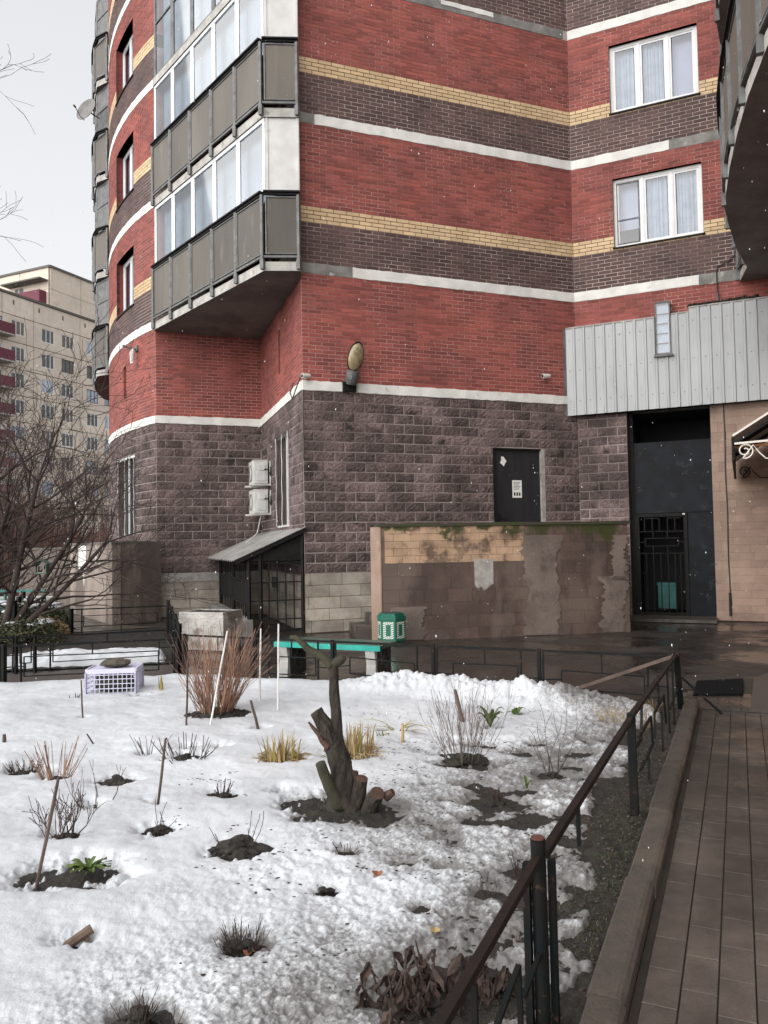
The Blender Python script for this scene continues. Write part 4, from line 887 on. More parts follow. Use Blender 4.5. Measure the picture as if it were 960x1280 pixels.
# paved strip and drain edge beyond the path, doormat, aggregate apron
ap = MB(); ap.prism([tuple(kp(5.28, .02).xy), tuple(kp(5.28, 3.2).xy), tuple(kp(7.2, 3.2).xy), tuple(kp(7.2, .02).xy)][::1], -.03, -.002); ap = tag(ap.build('paved_strip', M['joint']), kind='structure')
cache2 = {}
for i in range(8):
    for j in range(10):
        if 'b' not in cache2:
            V = [(-.098, -.05, -.02), (.098, -.05, -.02), (.098, .05, -.02), (-.098, .05, -.02), (-.098, -.05, 0), (.098, -.05, 0), (.098, .05, 0), (-.098, .05, 0)]
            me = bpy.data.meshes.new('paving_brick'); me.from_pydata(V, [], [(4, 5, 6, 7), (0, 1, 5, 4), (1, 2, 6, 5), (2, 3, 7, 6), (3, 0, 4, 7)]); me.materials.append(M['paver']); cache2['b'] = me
        p = kp(5.35+i*.106, -.15+j*.204+(.1 if i % 2 else 0), .006); o = bpy.data.objects.new('paving_brick', cache2['b']); COL.objects.link(o); o.parent = ap; o.location = p-wloc(ap); o.rotation_euler = (0, 0, math.atan2(NP.y, NP.x))
ag = MB(); ag.prism([tuple(kp(5.3, .44).xy), tuple(kp(5.3, 3.3).xy), tuple(kp(10.5, 3.3).xy), tuple(kp(10.5, 1.75).xy), tuple(kp(7.2, .5).xy)], -.02, .008); tag(ag.build('apron', M['aggregate']), kind='structure')
mt = MB(); n = 16
for i in range(n):          # ribbed rubber mat, corners curled
    a, b = i/n, (i+1)/n-.02/n*6; q0, q1 = -.08+.46*a, -.08+.46*b; z = .024
    mt.hexa([kp(5.85+.2*a, q0, .01), kp(5.85+.2*b, q1, .01), kp(6.72+.3*b, q1, .01), kp(6.72+.3*a, q0, .01), kp(5.85+.2*a, q0, z), kp(5.85+.2*b, q1, z), kp(6.72+.3*b, q1, z), kp(6.72+.3*a, q0, z)])
mt.hexa([kp(5.84, -.085, .007), kp(6.05, .385, .007), kp(7.03, .385, .007), kp(6.72, -.085, .007), kp(5.84, -.085, .018), kp(6.05, .385, .018), kp(7.03, .385, .018), kp(6.72, -.085, .018)])
tag(mt.build('doormat', M['mat']), 'black ribbed rubber mat on the wet paving at the end of the path', 'doormat')

# ------------------------------------------------------------------ flower bed: soil and old snow
HOLES = [(-.35, 4.83, .22, .22), (-.2, 4.72, .2, .2), (-.5, 4.9, .12, .12), (.62, 5.62, .13, .14), (.42, 5.68, .1, .1), (.55, 5.18, .09, .12), (.66, 5.1, .07, .1), (.52, 4.53, .1, .13), (.72, 4.45, .09, .1), (.81, 4.52, .09, .12), (1.12, 5.38, .1, .13), (.66, 4.83, .09, .14), (.86, 5.04, .08, .12),
 (.98, 5.95, .12, .1), (.75, 6.1, .1, .1), (1.15, 6.2, .1, .1), (-1.83, 5.31, .11, .15), (-1.28, 4.42, .1, .15), (-1.06, 5.02, .08, .12), (-.78, 4.11, .13, .19), (-1.62, 3.86, .17, .19), (-1.46, 3.9, .12, .16), (-1.34, 3.71, .07, .1), (-1.25, 3.79, .05, .09), (-1.78, 4.36, .09, .14), (-.59, 3.17, .1, .17), (-.85, 2.68, .1, .16), (-.76, 2.64, .05, .1), (-.24, 4.09, .07, .11), (-.3, 3.64, .05, .1), (.11, 2.78, .16, .18), (.3, 2.86, .14, .17), (.42, 2.82, .12, .15), (-1.61, 7.36, .2, .15), (-1.4, 7.3, .12, .11), (-1.5, 5.88, .12, .14), (-1.62, 6.2, .08, .1), (-1.83, 6.02, .07, .1), (-1.3, 6.2, .07, .1), (-1.79, 4.82, .08, .12), (-2.28, 5.43, .1, .12), (-2.58, 5.6, .12, .13), (-.79, 5.84, .15, .15), (-.25, 5.97, .17, .15), (.12, 6.31, .06, .09), (-1.42, 4.83, .05, .1), (-1.27, 3.19, .08, .09), (.45, 3.62, .06, .1), (.63, 3.83, .07, .1), (.29, 3.89, .06, .08), (-2.81, 7.28, .05, .08), (.88, 6.75, .1, .09), (-2.6, 8.35, .12, .1), (-1.09, 6.75, .07, .1), (-.05, 4.5, .1, .09), (.1, 3.95, .05, .09), (.25, 4.25, .05, .09), (-.7, 5.1, .06, .09), (-.5, 4.55, .08, .1),
 (.95, 4.2, .1, .12), (1.05, 4.55, .08, .1), (.35, 4.85, .06, .09), (.3, 5.15, .05, .09), (1.4, 5.9, .1, .1), (1.3, 5.55, .08, .1), (.12, 3.5, .05, .08), (.75, 3.45, .08, .1), (.62, 3.2, .06, .09)]
FL = [Vector((2.8, 7.45)), Vector((-2.55, 9.62)), Vector((-5.6, 9.0))]            # far edges of the bed
def edge_dist(X, Y, a, b):      # signed distance, positive inside (left of a->b)
    d = (b-a).normalized(); return (X-a.x)*(-d.y) + (Y-a.y)*d.x
def kerb_dist(X, Y): return -((X-K0.x)*NP.x + (Y-K0.y)*NP.y) - .12
def bed_inside(X, Y): return np.minimum(edge_dist(X, Y, FL[0], FL[1]), edge_dist(X, Y, FL[1], FL[2]))
def snow_t(X, Y, want_dirt=False):
    low = fbm(X, Y, .9, 3, 1)-.5; mid = fbm(X, Y, 4.0, 4, 2)-.5; hi = fbm(X, Y, 22.0, 4, 3)-.5; vh = fbm(X, Y, 60.0, 3, 4)-.5
    kd = kerb_dist(X, Y); ins = bed_inside(X, Y)
    slush = np.maximum(sstep(-1.5, .5, X + .3*(3.6-Y) + 1.6*low)*sstep(6.6, 4.8, Y), sstep(1.5, .5, kd))
    t = .062 + .05*low + .035*mid
    t = t - .026*slush + hi*(.006+.045*slush) + vh*(.0015+.024*slush)
    pat = sstep(.52, .70, fbm(X, Y, 3.2, 4, 61))*sstep(-.6, .7, X+.3*low)*sstep(7.0, 5.8, Y)*sstep(2.9, 3.9, Y+.6*mid)      # thawed patches right of the stump
    t = t - .034*pat*(.5+2.2*(hi+.35))
    # shovelled ridge along the far edge
    rid = np.exp(-((ins-.32)/.26)**2)*sstep(-.9, .2, X)*sstep(2.6, 1.6, X); t = t + rid*(.10+.10*(fbm(X, Y, 2.2, 3, 8)-.3)+.12*(fbm(X, Y, 9, 3, 9)-.5))
    t = t + .04*np.exp(-((ins-.3)/.25)**2) + .03*rid*(hi+.8*vh)*1.6
    wx, wy = X + .10*(fbm(X, Y, 9, 3, 11)-.5), Y + .10*(fbm(X, Y, 9, 3, 12)-.5)
    for hx, hy, r, d in HOLES:
        q = ((wx-hx)**2 + ((wy-hy)*1.15)**2)/(r*r); t = t - (.45*d+.035)*np.exp(-q)*(1+2.4*hi)
    # bare wet strip beside the kerb, ragged
    kw_ = .10+.30*sstep(3.0, 4.2, Y)
    t = t - .2*sstep(kw_, kw_*.25, kd + .5*(fbm(X, Y, 2.2, 4, 14)-.5) + .10*mid)
    t = t - .5*sstep(.14, 0, ins+.12*mid)
    dirt = .05 + .29*slush + .30*sstep(.045, .0, t) + .1*rid + .3*rid*sstep(1.0, 1.9, X) + .5*(fbm(X, Y, 1.1, 4, 71)-.52)
    return (t, np.clip(dirt, 0, 1)) if want_dirt else t
ys = 1.5*np.exp(np.linspace(0, math.log(10.1/1.5), 640)); u = np.linspace(0, 1, 620)
Y = np.repeat(ys[:, None], len(u), 1); xr = K0.x - .13 + (Y-K0.y)*(DP.x/DP.y); xl = -.66*Y-.3; X = xl+(xr-xl)*u[None, :]
T, DIRT = snow_t(X, Y, True); GZ = .02*(fbm(X, Y, 1.1, 2, 21)-.5)
sn = grid_obj(X, Y, GZ+T, 'snow', M['snowm'], keep=(T > -.03), attr=DIRT); tag(sn, 'old wet snow lying over the flower bed, patchy with soil', 'snow', kind='stuff')
def soil_z(X, Y): return .02*(fbm(X, Y, 1.1, 2, 21)-.5) + .03*(fbm(X, Y, 14, 4, 31)-.5) + .02*(fbm(X, Y, 45, 3, 33)-.5)
ys2 = 1.5*np.exp(np.linspace(0, math.log(10.0/1.5), 420)); u2 = np.linspace(0, 1, 400)
Y2 = np.repeat(ys2[:, None], len(u2), 1); X2 = (-.66*Y2-.3) + ((K0.x-.121+(Y2-K0.y)*(DP.x/DP.y))-(-.66*Y2-.3))*u2[None, :]
so = grid_obj(X2, Y2, soil_z(X2, Y2), 'soil', M['soil'], keep=(bed_inside(X2, Y2) > -.02)); tag(so, kind='structure')
def gz(x, y):
    a = np.array([x], float), np.array([y], float)
    return float(max(.02*(fbm(*a, 1.1, 2, 21)[0]-.5)+snow_t(*a)[0], soil_z(*a)[0]))
def sz(x, y): return float(soil_z(np.array([x], float), np.array([y], float))[0])
# second bed behind the left path
B2 = [Vector((-2.95, 10.95)), Vector((-4.35, 15.4)), Vector((-6.1, 14.9)), Vector((-9.5, 13.2)), Vector((-8.5, 9.6))]
xs = np.linspace(-10, -2.8, 330); yy = np.linspace(9.5, 15.8, 260); X3, Y3 = np.meshgrid(xs, yy)
ins = np.full(X3.shape, 9.0)
for a, b in zip(B2, B2[1:]+B2[:1]): ins = np.minimum(ins, edge_dist(X3, Y3, a, b))
T3 = .03 + .12*(fbm(X3, Y3, 1.3, 4, 41)-.5) + .05*(fbm(X3, Y3, 12, 4, 42)-.5) + .11*np.exp(-((edge_dist(X3, Y3, B2[4], B2[0])-.5+.9*(fbm(X3, Y3, 1.2, 3, 47)-.5))/.5)**2) - .07*sstep(.9, 2.0, edge_dist(X3, Y3, B2[4], B2[0])) - .3*sstep(.2, 0, ins)
tag(grid_obj(X3, Y3, T3, 'snow', M['snowm'], keep=T3 > -.03), 'snow patches on the second bed behind the left fence', 'snow', kind='stuff')
tag(grid_obj(X3, Y3, .01+.04*(fbm(X3, Y3, 10, 4, 43)-.5), 'soil', M['soil'], keep=ins > 0), kind='structure')
sp = MB(); sp.quad((-5.9, 9.1, .0), (-2.6, 9.85, .0), (-2.9, 10.8, .0), (-6.2, 9.75, .0)); sp = tag(sp.build('side_path', M['aggregate']), kind='structure')
wp = MB(); wp.quad((-9.0, 21.5, .0), (-7.2, 14.6, .0), (-4.6, 16.0, .0), (-5.9, 16.7, .0)); tag(wp.build('back_path', M['kerb']), kind='structure')

# ------------------------------------------------------------------ fences
def V3(p, z): return Vector((p[0], p[1], z))
rf = thing('garden_fence', (.498, 2.636, 0), 'black metal pipe fence beside the kerb with zigzag rods', 'fence')
fa, fd = Vector((.498, 2.636)), (Vector((2.802, 7.5))-Vector((.498, 2.636))).normalized()
def fq(s, z, o=0.0): p = fa+fd*s; return Vector((p.x+fd.y*o, p.y-fd.x*o, z))
def post(parent, a, b, r, n=12, m='fence_metal', cap=True):
    mb = MB(); mb.tube([a, b], r, n); o = mb.build('post', M[m], parent)
    if cap: MB().tube([b+Vector((0, 0, .001)), b+Vector((0, 0, .006))], r*.93, n).build('post_cap', M['rust'], o)
post(rf, fq(0, -.1), fq(-.02, .622), .025, 16)
for o_, s_ in ((-.03, -.012), (.028, .02)):
    mb = MB(); mb.bar(fq(s_, -.1, o_*.3)+Vector((o_, 0, 0)), fq(s_-.01, .545, o_*.3)+Vector((o_, 0, 0)), .022, .03); mb.build('post_stiffener', M['fence_metal'], rf)
mb = MB(); mb.bar(fq(2.17, -.1), fq(2.127, .60), .045, .045); mb.build('post', M['fence_metal'], rf)
mb = MB(); mb.bar(fq(5.385, -.1), fq(5.02, .56), .05, .05); mb.build('post', M['fence_metal'], rf)
post(rf, fq(-2.1, -.1), fq(-2.1, .6), .025)
for a, b, za, zb, w in ((-2.1, -.03, .44, .562, .027), (.06, 2.11, .545, .575, .03), (2.13, 5.0, .585, .555, .03)):
    mb = MB(); mb.bar(fq(a, za), fq(b, zb), w, w*.9); mb.build('top_rail', M['rail_brown'], rf)
rods = [[(-.278, .336), (-.256, -.02)], [(-.278, .336), (-.60, .26), (-.95, .1)], [(-.24, .22), (-.03, .255)], [(-.674, .48), (-.676, -.02)], [(.617, .545), (.619, .375)],
        [(2.6, .565), (2.53, .36), (2.30, .37)], [(2.407, .40), (3.05, .394), (3.104, .2)], [(3.24, .2), (3.243, .378), (3.871, .393), (4.0, .15)], [(4.173, .55), (4.246, .02)], [(2.436, .191), (3.144, .197)], [(2.854, .19), (2.846, .0)], [(3.694, .3), (3.705, .0)], [(4.6, .55), (4.66, .0)], [(4.246, .2), (5.1, .24)], [(3.5, .56), (3.53, .39)]]
for r in rods:
    mb = MB()
    for p, q in zip(r, r[1:]): mb.bar(fq(*p), fq(*q), .015, .015)
    mb.build('rod', M['fence_metal'], rf)
lr = MB(); lr.bar(Vector((2.65, 7.13, .56)), Vector((1.86, 7.6, .19)), .03, .03)
tag(lr.build('fallen_rail', M['stick']), 'loose brown rail sloping down from the corner post onto the snow', 'rail')
lr = MB(); lr.bar(Vector((2.72, 7.25, .33)), Vector((3.06, 7.2, .0)), .022, .022)
tag(lr.build('brace_rod', M['fence_metal']), 'bent rod leaning from the corner post onto the paving', 'rod')
def lowfence(label, pts, h=.5, hw=.012, postw=.035, first=True, m='fence_metal', tilt=0.0, skip=()):
    t = thing('garden_fence', (pts[0][0], pts[0][1], 0), label, 'fence'); rs = random.Random(len(label))
    for i, p in enumerate(pts):
        if i == 0 and not first: continue
        mb = MB(); mb.bar(V3(p, -.1), V3(p, h+.01), postw, postw); mb.build('post', M[m], t)
    for i, (p, q) in enumerate(zip(pts, pts[1:])):
        p, q = Vector(p), Vector(q); f = lambda u, z: V3(p+(q-p)*u, z)
        mb = MB(); mb.bar(f(0, h-.01), f(1, h-.01), .022, .022); mb.build('top_rail', M[m], t)
        L_ = (q-p).length; e = .22/L_ if L_ > .8 else .2; z0, z1 = .13+rs.uniform(-.02, .02), .34+rs.uniform(-.02, .02); d = tilt*rs.uniform(-1, 1)
        mb = MB()
        for a, b in (((e, z0), (1-e, z0+d)), ((e, z1), (1-e, z1+d)), ((e, z0), (e, z1)), ((1-e, z0+d), (1-e, z1+d)), ((0, (z0+z1)/2), (e, (z0+z1)/2)), ((1-e, (z0+z1)/2+d), (1, (z0+z1)/2)), ((.5, z1+d/2), (.5, h-.02)), ((.5, z0+d/2), (.5, .0))):
            mb.bar(f(*a), f(*b), hw, hw)
        mb.build('rod_panel', M[m], t)
        for u in (.045*1.5/L_, 1-.16/L_):
            if L_ > .9: mb = MB(); mb.bar(f(u+.12/L_, 0), f(u+.12/L_, h-.02), hw*1.4, hw*1.4); mb.build('upright', M[m], t)
def along(a, b, ts): a, b = Vector(a), Vector(b); return [tuple(a+(b-a)*t) for t in ts]
lowfence('thin black fence along the far edge of the snowy bed', along((2.62, 7.3), (-2.5, 9.72), (0, .215, .415, .63, .82, 1)), .53, tilt=.03, first=False)
lowfence('black metal fence at the left behind the lilac crate', along((-6.3, 8.75), (-2.55, 9.58), (0, .49, 1)), .5, postw=.05)
lowfence('black metal fence in front of the second snowy bed', along((-7.2, 9.5), (-2.95, 10.98), (0, .55, .6, 1)), .47)
lowfence('black fence running back from the planter towards the recess', along((-2.82, 10.7), (-4.3, 15.5), (0, .33, .66, 1)), .56, postw=.05)
lowfence('black fence before the stained concrete light well', along((-6.0, 14.95), (-4.3, 15.55), (0, 1)), .47, postw=.06)
lowfence('black fence beside the back path at the far left', along((-7.2, 15.2), (-8.6, 18.6), (0, .4, 1)), .62, postw=.07)

# ------------------------------------------------------------------ street furniture
bn = thing('bench', (-.7, 9.45, 0), 'turquoise park bench with white and dark concrete legs behind the fence', 'bench')
bd = Vector((-.911, .413)); bo = Vector((-.08, 9.12)); bnrm = Vector((.413, .911))
def bq(t, w, z): p = bo+bd*t+bnrm*w; return Vector((p.x, p.y, z))
for i in range(4):
    mb = MB(); w = .12*i; mb.hexa([bq(1.42, w, .385), bq(-.02, w, .385), bq(-.02, w+.105, .385), bq(1.42, w+.105, .385), bq(1.42, w, .43), bq(-.02, w, .43), bq(-.02, w+.105, .43), bq(1.42, w+.105, .43)]); mb.build('seat_plank', M['teal_wet'], bn)
mb = MB(); mb.hexa([bq(1.42, -.03, .365), bq(-.02, -.03, .365), bq(-.02, -.004, .365), bq(1.42, -.004, .365), bq(1.42, -.03, .425), bq(-.02, -.03, .425), bq(-.02, -.004, .425), bq(1.42, -.004, .425)]); mb.build('front_board', M['teal'], bn)
for t0 in (.06, 1.25):
    mb = MB(); prof = [(.0, 0), (.08, 0), (.06, .2), (.07, .38), (-.02, .38), (.02, .2)]
    pts = [bq(t0+.12, y, z) for y, z in prof]+[bq(t0, y, z) for y, z in prof]; n = 6
    mb.add(pts, [tuple(range(n))[::-1], tuple(range(n, 2*n))]+[(i, (i+1) % n, n+(i+1) % n, n+i) for i in range(n)]); mb.build('leg', M['leg_white'], bn)
    mb = MB(); mb.hexa([bq(t0+.1, .085, 0), bq(t0, .085, 0), bq(t0, .46, 0), bq(t0+.1, .46, 0), bq(t0+.1, .085, .38), bq(t0, .085, .38), bq(t0, .46, .38), bq(t0+.1, .46, .38)]); lg = mb.build('leg', M['leg_dark'], bn)
    mb = MB()
    for s in (1, .55):
        dm = [bq(t0-.012, .27+.12*s*a, .19+.15*s*b) for a, b in ((1, 0), (0, 1), (-1, 0), (0, -1))]
        for p, q in zip(dm, dm[1:]+dm[:1]): mb.bar(p, q, .02, .02)
    mb.build('diamond_relief', M['leg_dark'], lg)
bi = thing('litter_bin', (.09, 12.66, 0), 'hexagonal green litter bin with white striped panels by the tiled parapet', 'litter bin')
bc = Vector((.09, 12.66)); R_ = .23; a0 = math.radians(-75)
hexp = [bc+Vector((math.cos(a0+k*math.pi/3), math.sin(a0+k*math.pi/3)))*R_ for k in range(6)]
mb = MB(); mb.prism([tuple(bc+(p-bc)*.8) for p in hexp], 0, .06); mb.prism([tuple(p) for p in hexp], .061, .40); mb.build('bin_body', M['bingreen'], bi)
mb = MB(); mb.prism([tuple(bc+(p-bc)*1.05) for p in hexp], .40, .46); mb.prism([tuple(bc+(p-bc)*.92) for p in hexp], .461, .50); mb.build('rim', M['bingreen'], bi)
mb = MB(); mb.prism([tuple(bc+(p-bc)*.8) for p in hexp], .501, .506); mb.build('mouth_shade', M['room'], bi)  # thin dark cap on a solid top, painting the shade inside the mouth
for k in range(6):
    p, q = hexp[k], hexp[(k+1) % 6]; d = (q-p).normalized(); nn = Vector((d.y, -d.x)); L_ = (q-p).length
    g = lambda u, z, o: Vector(((p+d*u+nn*o).x, (p+d*u+nn*o).y, z))
    mb = MB(); u0, u1, z0, z1 = .03, L_-.03, .1, .37
    fw = .045        # a square-cornered frame, cut into slanted stripes
    for a, b, c, e, vert in ((u0, u0+fw, z0, z1, 1), (u1-fw, u1, z0, z1, 1), (u0+fw, u1-fw, z0, z0+fw, 0), (u0+fw, u1-fw, z1-fw, z1, 0)):
        n = 8 if vert else 3
        for i in range(n):
            if vert:
                za, zb = c+(e-c)*i/n, c+(e-c)*(i+.6)/n; sk = .012; mb.quad(g(a, za, .003), g(b, min(e, za+sk), .003), g(b, min(e, zb+sk), .003), g(a, zb, .003))
            else:
                ua, ub = a+(b-a)*i/n, a+(b-a)*(i+.6)/n; mb.quad(g(ua, c, .003), g(ub, c, .003), g(min(b, ub+.012), e, .003), g(min(b, ua+.012), e, .003))
    mb.build('striped_panel', M['binwhite'], bi)
pl = thing('concrete_planter', (-2.8, 12.5, 0), 'peeling whitewashed concrete planter behind the red-stemmed shrub', 'planter')
px, py, an = -2.8, 12.55, math.radians(-20)
def taper(mb, c, w, d, z0, z1, k0, k1, ang, mi=0):
    R = Matrix.Rotation(ang, 2); r = []
    for z, k in ((z0, k0), (z1, k1)):
        for a, b in ((-1, -1), (1, -1), (1, 1), (-1, 1)): v = R @ Vector((a*w/2*k, b*d/2*k)); r.append((c[0]+v.x, c[1]+v.y, z))
    mb.hexa(r, mi)
mb = MB(); taper(mb, (px, py), .84, .6, 0, .06, .94, .95, an); taper(mb, (px, py), .84, .6, .06, .5, .95, .97, an); taper(mb, (px, py), .84, .6, .5, .56, .97, .95, an); mb.build('planter_body', M['planter'], pl)
mb = MB()
for sx, sy, w, d in ((0, -.265, .8, .05), (0, .265, .8, .05), (-.375, 0, .05, .48), (.375, 0, .05, .48)):
    v = Matrix.Rotation(an, 2) @ Vector((sx, sy)); mb.box((px+v.x, py+v.y, .575), (w, d, .03), an)
mb.build('rim', M['planter'], pl)
for i in range(4):
    v = Matrix.Rotation(an, 2) @ Vector((-.3+.2*i, -.28)); mb = MB(); mb.box((px+v.x, py+v.y, .28), (.15, .018, .36), an); mb.build('flute', M['planter'], pl)
v = MB(); v.box((px, py, .57), (.72, .46, .015), an); v.build('soil_fill', M['soil'], pl)
# light well boxes by the curved wall
lw = thing('light_well_wall', (-5.8, 16.6, 0), 'stained concrete box wall of the light well left of the recess', 'wall')
c0, c1, c2 = Vector((-5.80, 16.62)), Vector((-8.15, 20.25)), Vector((-5.05, 17.62))
def wallseg(mb, a, b, th, z0, z1, mi=0):
    d = (b-a).normalized(); n = Vector((-d.y, d.x))*th; mb.prism([tuple(a), tuple(b), tuple(b+n), tuple(a+n)], z0, z1, mi)
mb = MB(); wallseg(mb, c1, c0, .18, -.05, 1.72); mb.build('panel', M['box_conc'], lw)
mb = MB(); wallseg(mb, c0, c2, .18, -.05, 1.72); mb.build('panel', M['box_conc'], lw)
mb = MB(); wallseg(mb, c1-Vector((.03, .02)), c0-Vector((.0, .04)), .24, 1.721, 1.765); wallseg(mb, c0-Vector((-.0, .035)), c2, .24, 1.722, 1.768); mb.build('coping', M['soffit'], lw)
mb = MB(); b0 = c1+(c0-c1)*.18; mb.bar(V3(b0, 1.3)+Vector((.02, .01, 0)), V3(b0, 1.36)+Vector((-.35, -.2, 0)), .04, .04); mb.bar(V3(b0, 1.3)+Vector((.02, .01, 0)), V3(b0, 1.18)+Vector((-.3, -.17, 0)), .04, .04); mb.build('bracket', M['dark_metal'], lw)
dd = (c0-c1).normalized(); nd_ = Vector((dd.y, -dd.x))*.004; pp = [V3(c1+dd*u+nd_, z) for u, z in ((1.0, 1.7), (.98, 1.2), (1.1, 1.02), (1.25, 1.12), (1.5, .95), (1.62, .7), (1.7, 1.1), (1.82, 1.25), (1.85, 1.7))]
mb = MB(); mb.add(pp, [tuple(range(9))]); mb.build('whitewash_patch', M['white'], lw)
fw_ = thing('garden_wall', (-10.2, 23.5, 0), 'low stained block wall at the far left behind the birdhouse', 'wall')
FW = Wall('far_wall', (-11.4, 24.4), (-8.9, 22.3)); mb = MB(); strip(mb, FW, 0, FW.len, -.05, 1.62, 0, 0, -.25); mb.build('wall_core', M['mort_tile'], fw_)
mb = MB(); strip(mb, FW, -.05, FW.len+.02, 1.621, 1.68, .04, 0, -.3); mb.build('coping', M['soffit'], fw_)
PIECES = {}; WALLOBJ['far_wall'] = fw_
lay('block', FW, 0, 1.6, 6, .6, .012, 'render_coat', (), depth=.02, parent='far_wall'); emit('block', 'blocks', fw_)

# lilac crate with a stone on top
cr = thing('plastic_crate', (-3.0, 8.65, .05), 'lilac plastic crate turned over on the snow', 'crate')
ca = math.radians(6); cx, cy, cz = -2.98, 8.62, gz(-2.98, 8.62)-.03; W_, D_, H_ = .52, .36, .29
R2 = Matrix.Rotation(ca, 2)
def cq(x, y, z): v = R2 @ Vector((x, y)); return Vector((cx+v.x, cy+v.y, cz+z))
def side(name, a, b, n):
    mb = MB(); a, b = Vector(a), Vector(b); f = lambda u, z: cq(*(a+(b-a)*u), z)
    for z, h in ((.02, .035), (H_-.02, .05)): mb.bar(f(0, z), f(1, z), .016, h)
    for z in (.085, .135, .185, .23): mb.bar(f(0, z), f(1, z), .008, .008)
    for i in range(n+1): u = i/n; mb.bar(f(u, .02), f(u, H_-.03), .022 if i in (0, n) else .006, .022 if i in (0, n) else .006)
    mb.build(name, M['lilac'], cr)
side('side_grid', (-W_/2, -D_/2), (W_/2, -D_/2), 11); side('side_grid', (W_/2, -D_/2), (W_/2, D_/2), 8); side('side_grid', (-W_/2, D_/2), (W_/2, D_/2), 14); side('side_grid', (-W_/2, -D_/2), (-W_/2, D_/2), 8)
mb = MB()
for i in range(13): y = -D_/2+.02+(D_-.04)*i/12; mb.bar(cq(-W_/2, y, H_-.01), cq(W_/2, y, H_-.01), .012, .012)
for i in range(9): x = -W_/2+.02+(W_-.04)*i/8; mb.bar(cq(x, -D_/2, H_-.012), cq(x, D_/2, H_-.012), .012, .012)
mb.build('base_grid', M['lilac'], cr)
def lump(c, sx, sy, sz_, seed, n1=8, n2=12, rough=.25, ang=0):
    rs = random.Random(seed); mb = MB(); vs = [] ; R = Matrix.Rotation(ang, 3, 'Z')
    for i in range(n1+1):
        a = -math.pi/2+math.pi*i/n1
        for k in range(n2):
            b = 2*math.pi*k/n2; r = 1+rs.uniform(-rough, rough); vs.append(Vector(c)+R @ Vector((sx*r*math.cos(a)*math.cos(b), sy*r*math.cos(a)*math.sin(b), sz_*(1+rs.uniform(-rough, rough)*.6)*math.sin(a))))
    mb.add(vs, [(i*n2+k, i*n2+(k+1) % n2, (i+1)*n2+(k+1) % n2, (i+1)*n2+k) for i in range(n1) for k in range(n2)]); return mb
tag(lump(cq(.0, .0, .13), .235, .155, .125, 5, rough=.18).build('leaf_pile', M['moss_fill']), 'dark leaf litter heaped inside the lilac crate', 'leaves')
tag(lump(cq(.02, -.02, H_+.045), .17, .11, .05, 6, rough=.22, ang=.3).build('stone_slab', M['rock']), 'flat brown stone lying on top of the lilac crate', 'stone')
# ------------------------------------------------------------------ plants in the bed
RS = random.Random(3)
def wiggle(a, b, n, amp, rs=RS):
    a, b = Vector(a), Vector(b); out = []
    for i in range(n+1):
        t = i/n; j = amp*math.sin(math.pi*min(t*1.3, 1)); out.append(a+(b-a)*t+Vector((rs.uniform(-j, j), rs.uniform(-j, j), rs.uniform(-j, j)*.4)))
    return out
def stake(name, label, cat, x, y, tip, r, m, n=4, amp=.004, group=None):
    b = Vector((x, y, sz(x, y)-.03)); mb = MB(); mb.tube(wiggle(b, b+Vector(tip), n, amp), [r*1.05]*(n) + [r*.85], 6); return tag(mb.build(name, M[m]), label, cat, group)
stake('garden_stake', 'white stake leaning at the front of the red-stemmed shrub', 'stake', -1.56, 6.87, (.11, .3, .86), .008, 'white_stick')
stake('garden_stake', 'upright white stake just right of the red-stemmed shrub', 'stake', -1.26, 7.77, (.02, 0, .82), .009, 'white_stick')
stake('garden_stake', 'white stake standing alone furthest right of the red-stemmed shrub', 'stake', -1.03, 7.38, (.02, 0, .9), .009, 'white_stick')
stake('garden_stake', 'dark stick upright at the left edge of the red-stemmed shrub', 'stake', -1.76, 6.88, (.02, 0, .66), .009, 'stick')
stake('garden_stake', 'short dark stick at the right foot of the red-stemmed shrub', 'stake', -1.09, 6.75, (-.08, 0, .32), .012, 'stick')
stake('garden_stake', 'flat dark stake leaning left behind the bare grey shrub', 'stake', .67, 6.83, (-.07, .12, .34), .018, 'stick', amp=0)
stake('garden_stake', 'long thin stick in open snow left of the stump', 'stake', -1.42, 4.83, (.06, 0, .47), .008, 'stick')
stake('garden_stake', 'leaning stick beside the mossy green patch at the left edge', 'stake', -1.68, 3.76, (.09, .05, .54), .008, 'stick')
stake('garden_stake', 'short stick in the snow by the left picture edge', 'stake', -3.05, 6.29, (-.01, 0, .16), .014, 'stick')
stake('garden_stake', 'pair of thin twigs in front of the lilac crate', 'stake', -2.81, 7.28, (-.02, 0, .42), .007, 'stick')
stake('garden_stake', 'thin twig in the snow below the lilac crate', 'stake', -2.3, 6.29, (-.1, 0, .16), .006, 'twig')
def ribbon(mb, p, d, h, w, bend, mi=0, n=5, rs=RS, droop=1.6):
    """a folded leaf blade: a thin V-section strip that arches over"""
    side = Vector((-d.y, d.x, 0)); V = []
    for i in range(n+1):
        t = i/n; c = p+Vector((0, 0, 1))*h*(t-bend*.5*t**droop*t)+d*(bend*h*t*t); ww = w*(1-t)**.6*(.6+.8*min(t*3, 1)) + .0008
        V += [c-side*ww, c+Vector((0, 0, -.25*ww))+d*ww*.3, c+side*ww, c-d*ww*.25]
    F = []
    for i in range(n):
        a = i*4
        for k in range(4): F.append((a+k, a+(k+1) % 4, a+4+(k+1) % 4, a+4+k))
    mb.add(V, F, mi, rs.random())
